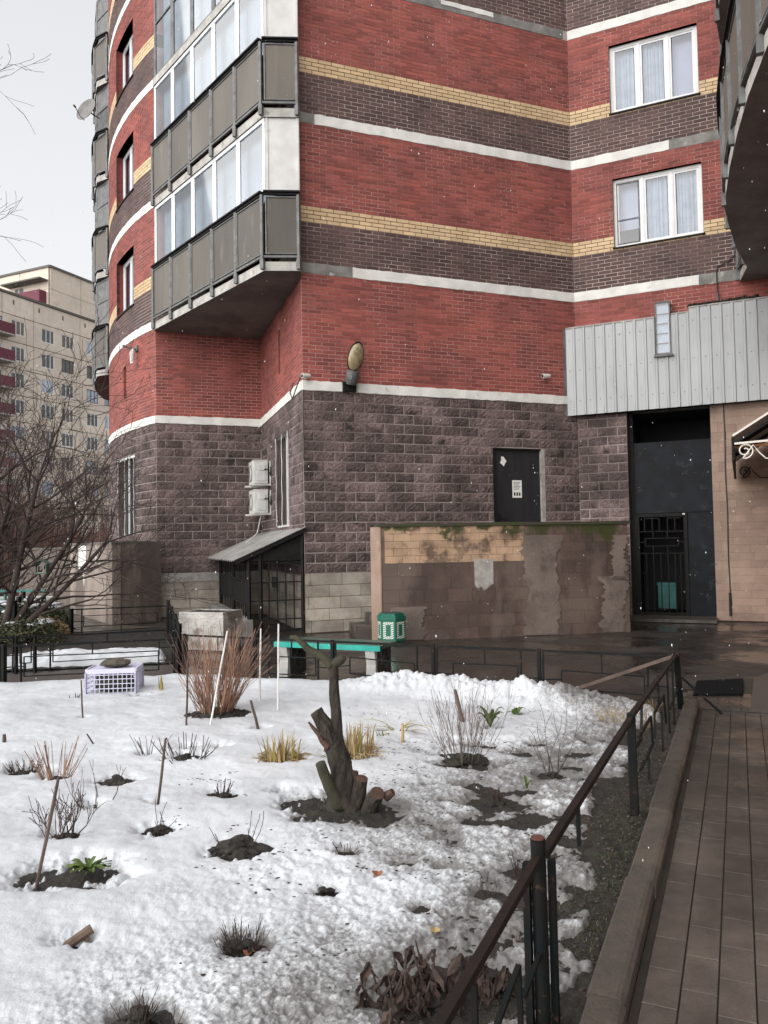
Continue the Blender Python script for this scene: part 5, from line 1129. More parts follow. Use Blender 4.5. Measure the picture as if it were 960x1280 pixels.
def blades(name, label, cat, x, y, n, spread, h, w, mats, bend=(.1, .9), straw=.5, group=None, base=True):
    t = thing(name, (x, y, sz(x, y)), label, cat, group); a = [MB(), MB()]
    for i in range(n):
        r = spread*math.sqrt(RS.random()); b = RS.uniform(0, 6.28); p = Vector((x+r*math.cos(b), y+r*math.sin(b)*.8, 0)); p.z = sz(p.x, p.y)-.005
        ang = b+RS.uniform(-.8, .8); ribbon(a[0 if RS.random() < straw else 1], p, Vector((math.cos(ang), math.sin(ang), 0)), h*RS.uniform(.45, 1.1), w*RS.uniform(.7, 1.3), RS.uniform(*bend))
    for mb, m, nm in zip(a, mats, ('dry_blades', 'green_blades')):
        if mb.v: mb.build(nm, M[m], t)
    if base:
        mb = MB()
        for i in range(int(n*.9)):
            b = RS.uniform(0, 6.28); r = spread*1.2*math.sqrt(RS.random()); p = Vector((x+r*math.cos(b), y+r*math.sin(b)*.8, sz(x, y)+.03+RS.uniform(0, .03))); q = p+Vector((math.cos(b+RS.uniform(-1, 1))*.1, math.sin(b+RS.uniform(-1, 1))*.08, -.015)); mb.tube([p, (p+q)/2+Vector((0, 0, .012)), q], [.004, .004, .002], 3, rnd=RS.random())
        mb.build('flattened_straw', M['straw'], t)
    return t
blades('iris_clump', 'dry yellow-green iris clump left of the stump', 'plant', -.79, 5.84, 90, .14, .25, .0055, ('straw', 'blade'), straw=.8, bend=(.0, .5))
blades('iris_clump', 'dry yellow-green iris clump behind the right of the stump', 'plant', -.25, 5.97, 110, .17, .27, .0055, ('straw', 'blade'), straw=.75, bend=(.0, .5))
blades('tulip_leaves', 'small green shoots just right of the iris clump behind the stump', 'plant', -.03, 6.4, 10, .06, .13, .007, ('blade', 'leafg'), straw=.3, base=False)
blades('bent_leaf_plant', 'arching yellow leaves bent over in a loop in the snow', 'plant', .09, 6.55, 9, .06, .32, .012, ('blade', 'straw'), bend=(.7, 1.5), straw=.7, base=False)
stake('plant_stub', 'short tan stub standing before the looped yellow leaves', 'stub', .12, 6.31, (0, 0, .2), .014, 'straw')
blades('leek_shoot', 'single upright green shoot right of the lilac crate', 'plant', -2.45, 8.55, 4, .03, .24, .014, ('blade', 'leafg'), bend=(0, .2), straw=.6, base=False)
def leafy(name, label, x, y, n, sp, sz_l, m, h=.12):
    t = thing(name, (x, y, sz(x, y)), label, 'plant')
    for i in range(n):
        b = 6.28*i/n+RS.uniform(-.3, .3); mb = MB(); p = Vector((x, y, sz(x, y)+.02)); L_ = sz_l*RS.uniform(.7, 1.15); d = Vector((math.cos(b), math.sin(b)*.8, 0)); up = RS.uniform(.5, 1.3); s = Vector((-d.y, d.x, 0)); V = []
        for j in range(6):
            q = j/5; c = p+d*(sp*q+.0)+Vector((0, 0, h*up*math.sin(q*2.0)+.01)); w = L_*.32*math.sin(math.pi*min(.98, q*.85+.12)); V += [c-s*w+Vector((0, 0, .35*w+RS.uniform(-.008, .008))), c, c+s*w+Vector((0, 0, .35*w+RS.uniform(-.008, .008)))]
        F = [(j*3+k, j*3+k+1, j*3+k+4, j*3+k+3) for j in range(5) for k in range(2)]; mb.add(V, F, 0, RS.random()); mb.build('leaf', M[m], t, smooth=True)
leafy('primrose_plant', 'green leafy plant with crumpled leaves right of the bare grey shrub', .88, 6.75, 13, .12, .085, 'leafg', .14)
leafy('primrose_plant', 'smaller green leafy plant behind the crumpled-leaf plant', 1.16, 7.08, 8, .08, .065, 'leafg', .1)
leafy('leaf_sprout', 'single bright yellow-green sprout near the dark stump shoots', .88, 5.03, 3, .035, .05, 'leafg', .07)
leafy('primrose_plant', 'flat mossy green rosette at the foot of the leaning stick', -1.47, 3.88, 22, .11, .05, 'leafg', .03)
# branching shrubs ----------------------------------------------------
def grow(mb, p, d, L_, r, depth, rs, up=.15, split=(2, 3), ang=(.35, .8), ratio=(.6, .85), seg=3, wig=.18, rmin=.002, nside=4, rnd=0.0):
    pts = [p]; rad = [r]; q = p
    for i in range(seg):
        d = (d+Vector((rs.uniform(-wig, wig), rs.uniform(-wig, wig), rs.uniform(-wig, wig)+up*.3))).normalized(); q = q+d*(L_/seg); pts.append(q); rad.append(max(rmin, r*(1-.35*(i+1)/seg)))
    mb.tube(pts, rad, nside if r > .012 else 3, cap=False, rnd=rnd)
    if depth <= 0: return
    for c in range(rs.randint(*split)):
        k = seg if c == 0 else rs.randint(max(1, seg-2), seg); a = rs.uniform(*ang)*(.45 if c == 0 else 1.0); ax = d.orthogonal().normalized(); ax.rotate(Matrix.Rotation(rs.uniform(0, 6.283), 3, d))
        nd = d.copy(); nd.rotate(Matrix.Rotation(a, 3, ax)); nd = (nd+Vector((0, 0, up))).normalized()
        grow(mb, pts[k], nd, L_*rs.uniform(*ratio), max(rmin, rad[k]*rs.uniform(.6, .8)), depth-1, rs, up, split, ang, ratio, seg, wig, rmin, nside, rnd)
def shrub(name, label, x, y, n, h, spread, r, m, depth=2, seed=1, lean=(0, 0), mound=None, upk=.25, cat='shrub', **kw):
    rs = random.Random(seed); t = thing(name, (x, y, sz(x, y)), label, cat); mb = MB()
    for i in range(n):
        b = rs.uniform(0, 6.283); rr = spread*.25*math.sqrt(rs.random()); p = Vector((x+rr*math.cos(b), y+rr*math.sin(b), sz(x, y)-.01)); th = rs.uniform(.05, 1)*spread/h
        d = Vector((math.cos(b)*th+lean[0], math.sin(b)*th+lean[1], 1)).normalized(); grow(mb, p, d, h*rs.uniform(.35, .55) if depth else h*rs.uniform(.5, 1.05), r*rs.uniform(.7, 1.1), depth, rs, upk, rnd=rs.random(), **kw)
    mb.build('stems', M[m], t)
    if mound: clods(t, x, y, *mound, seed)
    return t
def clods(t, x, y, r, h, seed=1, n=None, name='soil_mound', m='soil'):
    rs = random.Random(seed*7+1); mb = MB()
    for i in range(n or max(9, int(40*r/.12))):
        b = rs.uniform(0, 6.283); q = rs.random()**.6; rr = r*q; s = rs.uniform(.16, .42)*r; c = (x+rr*math.cos(b)*1.25, y+rr*math.sin(b)*.8, sz(x, y)+h*(1-q)*rs.uniform(.3, 1.0))
        l = lump(c, s*1.2, s, s*.7, rs.randrange(999), 5, 7, .35); mb.add(l.v, l.f, 0)
    mb.build(name, M[m], t)
shrub('red_stemmed_shrub', 'large clump of upright red-brown stems before the planter', -1.6, 7.36, 150, .9, .55, .005, 'twig_red', depth=1, seed=4, mound=(.24, .06), split=(1, 3), ang=(.12, .5), ratio=(.6, 1.1), wig=.14, upk=.10, lean=(.06, 0))
shrub('bare_shrub', 'bare grey twiggy shrub on a patch of soil right of centre', .55, 5.76, 30, .5, .5, .0032, 'twig_far', depth=2, seed=8, mound=(.14, .05), split=(2, 3), ang=(.15, .6), wig=.1, rmin=.0012, lean=(-.05, 0))
shrub('bare_shrub', 'dark angular twigs at the right near the fence post', 1.12, 5.38, 7, .44, .22, .004, 'twig', depth=2, seed=9, mound=(.05, .04), wig=.2, rmin=.0015, split=(1, 2))
shrub('cut_stem_clump', 'fan of short cut reddish stems at the left edge of the bed', -2.28, 5.43, 34, .32, .28, .004, 'twig_red', depth=0, seed=11, mound=(.07, .04), wig=.05, seg=2)
shrub('dead_plant', 'dark tangled tuft left of the fan of reddish stems', -2.58, 5.6, 26, .16, .25, .005, 'leafdead', depth=1, seed=12, mound=(.08, .05), cat='plant')
shrub('dead_plant', 'sprawling rose twigs with a dark base left of the long thin stick', -1.79, 4.82, 6, .3, .3, .005, 'twig', depth=2, seed=13, mound=(.04, .05), split=(1, 2), cat='plant', rmin=.0016)
t = thing('soil_mound', (-1.83, 5.31, 0), 'round heap of black soil above the sprawling rose twigs', 'soil heap'); clods(t, -1.83, 5.31, .1, .07, 14, name='clods')
shrub('dead_plant', 'small dark soil tuft with two thin twigs below the long thin stick', -1.28, 4.42, 5, .22, .2, .003, 'twig', depth=1, seed=15, mound=(.08, .06), split=(1, 2), cat='plant')
shrub('dead_plant', 'little row of cut stems left of the stump', -1.06, 5.02, 20, .13, .1, .004, 'leafdead', depth=0, seed=16, mound=(.08, .03), wig=.08, cat='plant')
shrub('dead_plant', 'black soil mound with two long twigs below the stump', -.78, 4.11, 4, .3, .2, .0035, 'twig', depth=1, seed=17, mound=(.13, .09), split=(1, 2), cat='plant')
shrub('dead_plant', 'withered vine hanging on the leaning stick at the left edge', -1.76, 4.32, 12, .3, .2, .005, 'leafdead', depth=2, seed=18, mound=(.07, .08), cat='plant', wig=.35)
shrub('dead_plant', 'brown grass tuft with an orange leaf at the lower centre-left', -.59, 3.17, 46, .14, .2, .003, 'leafdead', depth=1, seed=19, mound=(.06, .04), wig=.15, cat='plant', rmin=.0012)
shrub('dead_plant', 'dark tuft with twigs near the bottom edge at the left', -.85, 2.68, 22, .13, .12, .003, 'leafdead', depth=1, seed=20, mound=(.06, .06), wig=.2, cat='plant', rmin=.0012)
shrub('dead_plant', 'two bare twiglets beside the dark tuft at the bottom edge', -.75, 2.63, 4, .13, .1, .0025, 'twig', depth=1, seed=21, split=(1, 2), cat='plant', rmin=.0012)
shrub('dead_plant', 'low dark tuft in the slush below the stump', -.24, 4.09, 30, .08, .16, .003, 'leafdead', depth=0, seed=22, mound=(.06, .03), cat='plant')
t = thing('soil_mound', (-.3, 3.64, 0), 'small pair of black clods in the snow at the centre', 'soil heap'); clods(t, -.3, 3.64, .05, .035, 23, name='clods')
shrub('cut_stem_clump', 'scattered short cut stems in front of the red-stemmed shrub', -1.52, 5.9, 40, .22, .6, .005, 'twig', depth=0, seed=24, mound=(.1, .05), wig=.05, cat='plant')
shrub('cut_stem_clump', 'few thin crossed stems left of the scattered cut stems', -1.83, 6.02, 9, .24, .2, .004, 'twig', depth=0, seed=25, cat='plant')
shrub('dead_plant', 'black frosted shoots right of the stump', .66, 4.83, 16, .12, .1, .008, 'leafdead', depth=0, seed=26, mound=(.06, .03), cat='plant')
shrub('dead_plant', 'thin brown twigs in slush left of the near fence post', .45, 3.62, 9, .13, .1, .002, 'twig', depth=1, seed=27, cat='plant', rmin=.0012)
shrub('dead_plant', 'small twig tuft in slush behind the near fence rail', .63, 3.83, 12, .14, .09, .002, 'leafdead', depth=1, seed=28, cat='plant', rmin=.0012)
shrub('dry_weeds', 'pale dry weeds at the far right corner of the bed', 1.95, 6.85, 40, .24, .3, .0015, 'straw', depth=1, seed=29, cat='plant', rmin=.001)
shrub('dry_weeds', 'thin dry weeds inside the fence near the corner post', 2.2, 6.7, 26, .3, .2, .0015, 'straw', depth=1, seed=30, cat='plant', rmin=.001)
shrub('dead_plant', 'upright dark cut tuft near the left picture edge by the fence', -3.25, 8.2, 14, .12, .12, .006, 'leafdead', depth=0, seed=31, mound=(.06, .04), cat='plant')
# withered leafy plants at the bottom
def withered(label, x, y, n, spread, h, seed, big=True):
    rs = random.Random(seed); t = thing('withered_plant', (x, y, sz(x, y)), label, 'plant'); st = MB(); lv = MB()
    for i in range(n):
        b = rs.uniform(0, 6.283); r = spread*math.sqrt(rs.random()); p = Vector((x+r*math.cos(b)*1.2, y+r*math.sin(b)*.7, sz(x, y)-.01)); e = p+Vector((rs.uniform(-.06, .06), rs.uniform(-.05, .05), h*rs.uniform(.4, 1.05)*(1-.4*r/spread)))
        pts = wiggle(p, e, 4, .012, rs); st.tube(pts, [.005, .005, .004, .004, .003], 5)
        for j in range(rs.randint(9, 15)):       # drooping crumpled leaves
            c = pts[rs.randint(1, 4)]; a = rs.uniform(0, 6.283); L_ = rs.uniform(.03, .085); d = Vector((math.cos(a)*.45, math.sin(a)*.45, -rs.uniform(.4, 1.6))).normalized(); s = d.cross(Vector((rs.uniform(-1, 1), rs.uniform(-1, 1), .3))).normalized(); V = []
            for k in range(5):
                q = k/4; w = L_*.2*math.sin(math.pi*(.1+.85*q)); cc = c+d*L_*q+Vector((rs.uniform(-1, 1), rs.uniform(-1, 1), rs.uniform(-1, 1)))*.006; nn = d.cross(s)
                V += [cc-s*w+nn*rs.uniform(.2, 1)*w, cc+nn*rs.uniform(-.4, .1)*w, cc+s*w+nn*rs.uniform(.2, 1)*w]
            lv.add(V, [(k*3+m_, k*3+m_+1, k*3+m_+4, k*3+m_+3) for k in range(4) for m_ in range(2)], 0, rs.random())
    st.build('stems', M['twig'], t); lv.build('withered_leaves', M['leafdead'], t)
    clods(t, x, y, spread*.8, .04, seed)
withered('largest brown withered plant at the bottom centre', .1, 2.78, 24, .13, .26, 41)
withered('brown withered plant just left of the near fence rail', .33, 2.86, 12, .09, .2, 42)
withered('withered brown stalks at the bottom edge left of the fence', .05, 2.56, 10, .09, .14, 43)
# fallen leaf, wood piece
def leaf(label, x, y, s, m, seed):
    rs = random.Random(seed); z = gz(x, y)+.008; V = []; 
    for j in range(5):
        q = j/4; w = s*.45*math.sin(math.pi*(.08+.86*q)); V += [(x-w, y+s*(q-.5), z+.35*w+rs.uniform(0, .01)), (x, y+s*(q-.5), z+.004), (x+w, y+s*(q-.5), z+.3*w+rs.uniform(0, .01))]
    tag(MB().add(V, [(j*3+k, j*3+k+1, j*3+k+4, j*3+k+3) for j in range(4) for k in range(2)]).build('fallen_leaf', M[m]), label, 'leaf')
leaf('rusty fallen leaf lying on the slush below the stump', -.06, 3.77, .06, 'leafrust', 1); leaf('pale green curled leaf on the slush above the withered plant', .18, 3.25, .05, 'straw', 2); leaf('orange leaf caught in the brown grass tuft', -.56, 3.13, .05, 'leafrust', 3)
wd = MB(); zc = gz(-1.27, 3.21)
wd.tube([(-1.36, 3.17, zc-.02), (-1.22, 3.25, zc+.055)], [.018, .02], 7); wd.tube([(-1.235, 3.24, zc+.03), (-1.22, 3.2, zc-.02)], [.01, .008], 5)
tag(wd.build('wood_piece', M['cut_pale']), 'broken piece of weathered wood lying on the snow at the left', 'wood')
# ------------------------------------------------------------------ pruned stump
su = thing('tree_stump', (-.31, 4.83, 0), 'gnarled pruned tree stump with one upright forked limb', 'stump')
def V_(dx, z, dy=0): return Vector((-.31+dx, 4.83+dy, z))
def knob(mb, pts, rad, n=14, seed=0, bump=.10, mi=0):
    rs = random.Random(seed); base = len(mb.v); mb.tube(pts, rad, n, mi); ph = [rs.uniform(0, 6.28) for _ in range(4)]; k = 0
    for i in range(len(pts)):
        for j in range(n):
            a = 2*math.pi*j/n; v = Vector(mb.v[base+k]); c = Vector(pts[i]); s = 1+bump*(math.sin(3*a+ph[0]+i*.5)+.7*math.sin(5*a+ph[1]-i*.8))+rs.uniform(-.04, .04); mb.v[base+k] = tuple(c+(v-c)*s); k += 1
def subdiv(pts, rad, n):
    P = []; R = []
    for i in range(n+1):
        t = i/n*(len(pts)-1); k = min(int(t), len(pts)-2); f = t-k; f2 = f*f*(3-2*f)*.4+f*.6; P.append(Vector(pts[k]).lerp(Vector(pts[k+1]), f2)); R.append(rad[k]+(rad[k+1]-rad[k])*f)
    return P, R
mb = MB(); P, R = subdiv([V_(.05, -.06), V_(.045, .08), V_(.03, .22), V_(-.02, .38), V_(-.04, .46)], [.14, .084, .069, .062, .052], 34); knob(mb, P, R, 26, 1, .09); mb.build('trunk', M['bark'], su, smooth=True)
mb = MB(); P, R = subdiv([V_(-.02, .38), V_(-.07, .50), V_(-.13, .585)], [.055, .048, .04], 12); knob(mb, P, R, 16, 2, .1); mb.build('cut_limb', M['bark'], su)
mb = MB(); mb.hexa([V_(-.10, .46, -.06), V_(-.02, .40, -.07), V_(.0, .42, -.04), V_(-.08, .48, -.03), V_(-.12, .575, -.055), V_(-.05, .5, -.075), V_(-.04, .52, -.03), V_(-.11, .585, -.02)]); mb.build('split_wood', M['bark'], su)
mb = MB(); mb.tube(wiggle(V_(-.05, .38, -.045), V_(-.17, .53, -.035), 4, .008), [.024, .02, .016, .012, .006], 7); mb.build('cut_limb', M['cut'], su)
mb = MB(); P, R = subdiv([V_(.0, .34), V_(-.005, .55), V_(-.015, .78), V_(-.02, .885)], [.05, .034, .029, .032], 26); knob(mb, P, R, 14, 3, .07); mb.build('upright_limb', M['bark'], su, smooth=True)
mb = MB(); P, R = subdiv([V_(-.02, .86), V_(-.08, .915), V_(-.17, .965), V_(-.235, 1.03), V_(-.26, 1.045)], [.034, .026, .022, .018, .014], 14); knob(mb, P, R, 9, 4, .06); mb.tube([V_(-.02, .87), V_(.035, .9), V_(.05, .915)], [.032, .028, .02], 9); mb.tube([V_(-.235, 1.03), V_(-.28, 1.045)], [.014, .01], 7); mb.build('forked_tip', M['bark_green'], su, smooth=True)
mb = MB(); P, R = subdiv([V_(.02, .02, -.06), V_(-.05, .16, -.08), V_(-.1, .3, -.09)], [.045, .036, .03], 8); knob(mb, P, R, 12, 5, .06); mb.build('cut_limb', M['bark_green'], su, smooth=True)
for dx, dy, h, r, tl in ((.13, -.06, .2, .042, (.02, -.03)), (.215, -.1, .135, .046, (.03, -.06)), (.1, -.02, .22, .03, (.0, 0))):
    mb = MB(); P, R = subdiv([V_(dx-.05, -.05, dy+.03), V_(dx, h*.5, dy), V_(dx+tl[0], h, dy+tl[1])], [r*1.1, r*1.05, r*.95], 7); knob(mb, P, R, 12, int(h*100), .06); st = mb.build('cut_stub', M['bark'], su)
    ax = (P[-1]-P[-2]).normalized(); MB().tube([P[-1]+ax*.001, P[-1]+ax*.004], r*.9, 12).build('cut_face', M['cut'], st)
mb = MB(); mb.tube([V_(.29, .10, -.12), V_(.335, .135, -.14)], [.03, .022], 8); mb.build('cut_stub', M['cut'], su)
# grass and debris by the kerb
gr = MB()
for i in range(2600):
    t = RS.uniform(-.5, 5.0); w = -.13-abs(RS.gauss(0, .16)); p = kp(t, w); 
    if fbm(np.array([p.x]), np.array([p.y]), 2.5, 2, 55)[0] < .5: continue
    p.z = sz(p.x, p.y)-.003; a = RS.uniform(0, 6.28); ribbon(gr, p, Vector((math.cos(a), math.sin(a), 0)), RS.uniform(.01, .03), .0013, RS.uniform(.2, 1.4), 0 if RS.random() < .8 else 1, n=3)
tag(gr.build('grass', [M['evergreen'], M['leafdead']]), 'sparse muddy grass along the kerb', 'grass', kind='stuff')
db = MB()
for i in range(420):
    t = RS.uniform(-.5, 5.1); w = -.13-abs(RS.gauss(0, .2)); p = kp(t, w); p.z = sz(p.x, p.y)+.003; s = RS.uniform(.004, .013); l = lump(p, s, s*.8, s*.5, RS.randrange(99), 3, 5, .3); db.add(l.v, l.f, 0 if RS.random() < .8 else 1, RS.random())
tag(db.build('gravel', [M['aggregate'], M['leafdead']]), 'small stones and bits on the bare soil by the kerb', 'gravel', kind='stuff')
tw = MB()
for i in range(1100):
    y = RS.uniform(2.6, 8); x = RS.uniform(-.55*y, .3*y+.2); 
    if fbm(np.array([x]), np.array([y]), 1.2, 3, 88)[0] + .16*x < .5: continue
    if kerb_dist(np.array([x]), np.array([y]))[0] < .1: continue
    z = gz(x, y); a = RS.uniform(0, 6.28); L_ = RS.uniform(.01, .045); d = Vector((math.cos(a), math.sin(a), RS.uniform(.0, .9)))*L_
    tw.tube([Vector((x, y, z-.002)), Vector((x, y, z+.004))+d*.5, Vector((x, y, z+.004))+d], [.0016, .0014, .001], 3)
tag(tw.build('twig_litter', M['leafdead']), 'tiny twigs and dead stalks scattered over the snow', 'twigs', kind='stuff')

cb = MB(); rs = random.Random(91)
for i in range(130):        # crumbs of soil and rotten leaf thrown over the thawing snow, in loose clusters
    y0 = rs.uniform(2.7, 7.2); x0 = rs.uniform(-.28*y0, .27*y0+.1)
    if x0 < -.2 and rs.random() < .6: continue
    for j in range(rs.randint(3, 16)):
        x, y = x0+rs.gauss(0, .09), y0+rs.gauss(0, .05)
        if kerb_dist(np.array([x]), np.array([y]))[0] < .05: continue
        s = rs.uniform(.002, .0075); l = lump((x, y, gz(x, y)), s*rs.uniform(1, 2.2), s, s*.5, rs.randrange(999), 3, 5, .35); cb.add(l.v, l.f, 0 if rs.random() < .7 else 1, rs.random())
tag(cb.build('soil_crumbs', [M['soil'], M['leafdead']]), 'crumbs of dark soil and rotten leaves on the thawing snow', 'soil', kind='stuff')
# ------------------------------------------------------------------ trees, thicket, things at the far left
def tree(label, x, y, stems, seed, m='twig', cat='tree', **kw):
    rs = random.Random(seed); t = thing('bare_tree', (x, y, 0), label, cat); tr = MB(); cr_ = MB()
    for (dx, dy, dz, L_, r, dep) in stems:
        p = Vector((x+rs.uniform(-.12, .12), y+rs.uniform(-.12, .12), -.1)); d = Vector((dx, dy, dz)).normalized(); pts = [p]; rad = [r*1.25]; q = p; n = 6
        for i in range(n): d = (d+Vector((rs.uniform(-.12, .12), rs.uniform(-.12, .12), .06))).normalized(); q = q+d*L_/n; pts.append(q); rad.append(r*(1-.5*(i+1)/n))
        tr.tube(pts, rad, 8)
        for k in range(2, n+1):
            for c in range(2 if k < n else 3):
                a = rs.uniform(.3, .95); ax = d.orthogonal(); ax.rotate(Matrix.Rotation(rs.uniform(0, 6.28), 3, d)); nd = d.copy(); nd.rotate(Matrix.Rotation(a, 3, ax)); grow(cr_, pts[k], nd, L_*rs.uniform(.28, .42), rad[k]*.5, dep, rs, **kw)
    tr.build('trunk', M[m], t, smooth=True); cr_.build('crown', M[m], t)
KW = dict(up=.06, split=(2, 3), ang=(.3, .85), ratio=(.6, .85), wig=.26, rmin=.004)
tree('many-stemmed bare tree at the left with branches reaching over the stone wall', -6.75, 13.6, [(-.35, .1, 1, 2.6, .07, 3), (.3, .0, 1, 3.0, .075, 4), (.75, -.1, .9, 2.8, .06, 3), (-.05, .2, 1, 3.0, .07, 4), (1.05, .15, .7, 2.6, .055, 3)], 61, **KW)
tree('bare tree cut by the left picture edge beside the many-stemmed one', -7.35, 13.9, [(-.3, .1, 1, 2.6, .065, 3), (.05, .0, 1, 3.0, .075, 4), (.4, -.1, 1, 2.8, .06, 3)], 62, **KW)
KW2 = dict(up=.12, split=(2, 3), ang=(.25, .7), ratio=(.65, .85), wig=.2, rmin=.006)
tree('pale twiggy tree rising before the beige panel block', -14.6, 34.0, [(-.1, 0, 1, 4.2, .09, 4), (.15, .1, 1, 3.8, .08, 4)], 63, m='twig_far', **KW2)
tree('pale twiggy tree right of the first one before the panel block', -11.6, 33.0, [(-.2, 0, 1, 3.6, .08, 4), (.1, .1, 1, 3.2, .07, 4)], 64, m='twig_far', **KW2)
tree('pale twiggy tree at the far left before the burgundy balconies', -17.2, 36.0, [(-.1, 0, 1, 3.6, .08, 4), (.2, .1, 1, 3.4, .08, 4)], 65, m='twig_far', **KW2)
tree('dark shrub-like bare tree beside the low wall at the far left', -10.6, 22.0, [(-.3, 0, 1, 1.6, .04, 3), (.2, .1, 1, 1.8, .04, 3), (.5, 0, 1, 1.4, .03, 2)], 66, **KW)
th = MB(); rs = random.Random(70)
for i in range(5200):
    x = rs.uniform(-17, -8.3); y = 27+rs.uniform(0, 3.5)+.0*x; h = rs.uniform(2.0, 3.7)*(.85+.2*math.sin(x*1.3)); p = Vector((x, y, 0)); e = p+Vector((rs.gauss(0, .25), rs.gauss(0, .2), h)); th.tube([p, p.lerp(e, .5)+Vector((rs.gauss(0, .06), 0, 0)), e], [.011, .008, .004], 3, cap=False, rnd=rs.random())
tag(th.build('thicket', M['thicket']), 'dense rusty brown thicket of bare stems in front of the panel block', 'thicket', kind='stuff')
tl = thing('bare_tree', (-9.2, 12.0, 0), 'tall bare tree outside the left edge with twigs showing against the sky', 'tree')
mb = MB(); mb.tube([(-9.2, 12, -.1), (-9.15, 12, 3), (-9.0, 12.1, 6.5), (-8.9, 12, 9.5), (-8.8, 12, 12)], [.16, .13, .1, .07, .04], 10); mb.build('trunk', M['twig'], tl, smooth=True)
mb = MB(); rs = random.Random(77)
for z, e in ((8.6, Vector((-6.2, 12.0, 9.1))), (6.2, Vector((-6.35, 12.0, 6.6))), (9.8, Vector((-7.0, 11.6, 11.5))), (7.5, Vector((-10.6, 12.6, 9.4)))):
    p = Vector((-8.95, 12.05, z)); pts = wiggle(p, e, 6, .09, rs); mb.tube(pts, [.035, .03, .024, .018, .013, .009, .006], 5)
    for k in (2, 3, 4, 5, 6):
        d = (e-p).normalized()+Vector((rs.uniform(-.3, .3), rs.uniform(-.4, .4), rs.uniform(-.1, .6))); grow(mb, pts[k], d.normalized(), .5 if k == 6 else .7, .007, 2, rs, **dict(KW, rmin=.003))
mb.build('crown', M['twig'], tl)
def bush(label, x, y, r, h, n, seed, m='evergreen', snowtop=True):
    rs = random.Random(seed); t = thing('low_bush', (x, y, 0), label, 'bush'); lv = MB(); st = MB()
    for i in range(n):
        b = rs.uniform(0, 6.28); q = rs.random()**.5; z = h*math.sqrt(max(0, 1-q*q))*rs.uniform(.5, 1.05); c = Vector((x+r*q*math.cos(b), y+r*q*math.sin(b)*.7, z)); s = rs.uniform(.02, .05); d = Vector((rs.uniform(-1, 1), rs.uniform(-1, 1), rs.uniform(-.3, 1))).normalized(); e = d.orthogonal().normalized()
        lv.add([c, c+d*s+e*s*.4, c+d*2*s, c+d*s-e*s*.4], [(0, 1, 2, 3)], 0, rs.random())
        if i % 9 == 0: st.tube([Vector((x, y, 0)), c], [.008, .004], 3)
    lv.build('foliage', M[m], t); st.build('stems', M['twig'], t)
    if snowtop:
        so_ = MB()
        for i in range(7): l = lump((x+rs.uniform(-.7, .7)*r, y+rs.uniform(-.5, .5)*r, h*rs.uniform(.75, 1.0)), r*rs.uniform(.12, .3), r*.18, .035, rs.randrange(99), 5, 8, .3); so_.add(l.v, l.f)
        so_.build('snow_cap', M['snowm'], t, smooth=True)
bush('low dark evergreen bush with snow on top under the left tree', -7.0, 15.6, .75, .55, 1500, 81)
bush('low evergreen bush nearer the fence under the left tree', -6.2, 13.4, .7, .4, 1400, 82)
bush('grassy snow-dusted bush at the end of the back path', -6.35, 14.6, .45, .32, 800, 83, m='straw')
bush('low bush with thick snow behind the others at the far left', -7.9, 17.5, .9, .5, 1200, 84)
bh = thing('birdhouse', (-5.75, 13.1, 1.2), 'small wooden birdhouse hanging from the left tree', 'birdhouse')
c = Vector((-5.74, 13.1, 1.3)); mb = MB()
mb.box(c+Vector((0, 0, -.085)), (.2, .16, .02)); mb.box(c+Vector((-.085, 0, 0)), (.012, .14, .14)); mb.box(c+Vector((.085, 0, 0)), (.012, .14, .14)); mb.build('house_box', M['teal_wet'], bh)
mb = MB(); mb.tube([c+Vector((.05*math.cos(a), -.075, .0+.055*math.sin(a) if math.sin(a) > 0 else -.06)) for a in np.linspace(0, math.pi, 9)]+[c+Vector((-.05, -.075, -.07)), c+Vector((.05, -.075, -.07)), c+Vector((.05, -.075, 0))], .008, 4); mb.build('front_arch', M['leg_white'], bh)
mb = MB(); mb.hexa([c+Vector((-.12, -.11, .06)), c+Vector((0, -.11, .135)), c+Vector((0, .1, .135)), c+Vector((-.12, .1, .06)), c+Vector((-.12, -.11, .075)), c+Vector((0, -.11, .15)), c+Vector((0, .1, .15)), c+Vector((-.12, .1, .075))])
mb.hexa([c+Vector((.12, .1, .06)), c+Vector((0, .1, .135)), c+Vector((0, -.11, .135)), c+Vector((.12, -.11, .06)), c+Vector((.12, .1, .075)), c+Vector((0, .1, .15)), c+Vector((0, -.11, .15)), c+Vector((.12, -.11, .075))]); mb.build('roof', M['teal_wet'], bh)
mb = MB(); mb.tube([c+Vector((0, 0, .14)), c+Vector((.01, .05, .7))], .004, 4); mb.build('hanging_wire', M['cable'], bh)
tb = thing('teal_table', (-9.0, 19.2, 0), 'teal bench and fence frame at the left edge under the tree', 'bench')
def tbar(a, b, w=.05, h=.05, nm='frame_bar'): mb = MB(); mb.bar(a, b, w, h); mb.build(nm, M['teal_dark'], tb)
tbar((-10.2, 19.3, .62), (-8.25, 19.0, .62), .05, .06); tbar((-10.2, 19.3, .18), (-8.25, 19.0, .18), .05, .08); tbar((-8.27, 19.0, 0), (-8.27, 19.0, .66)); tbar((-9.3, 19.15, 0), (-9.3, 19.15, .62)); tbar((-10.2, 19.3, .4), (-8.27, 19.0, .4), .02, .03)
mb = MB(); mb.box((-9.1, 19.6, .42), (1.9, .5, .05), -.1); mb.build('seat', M['leg_white'], tb)

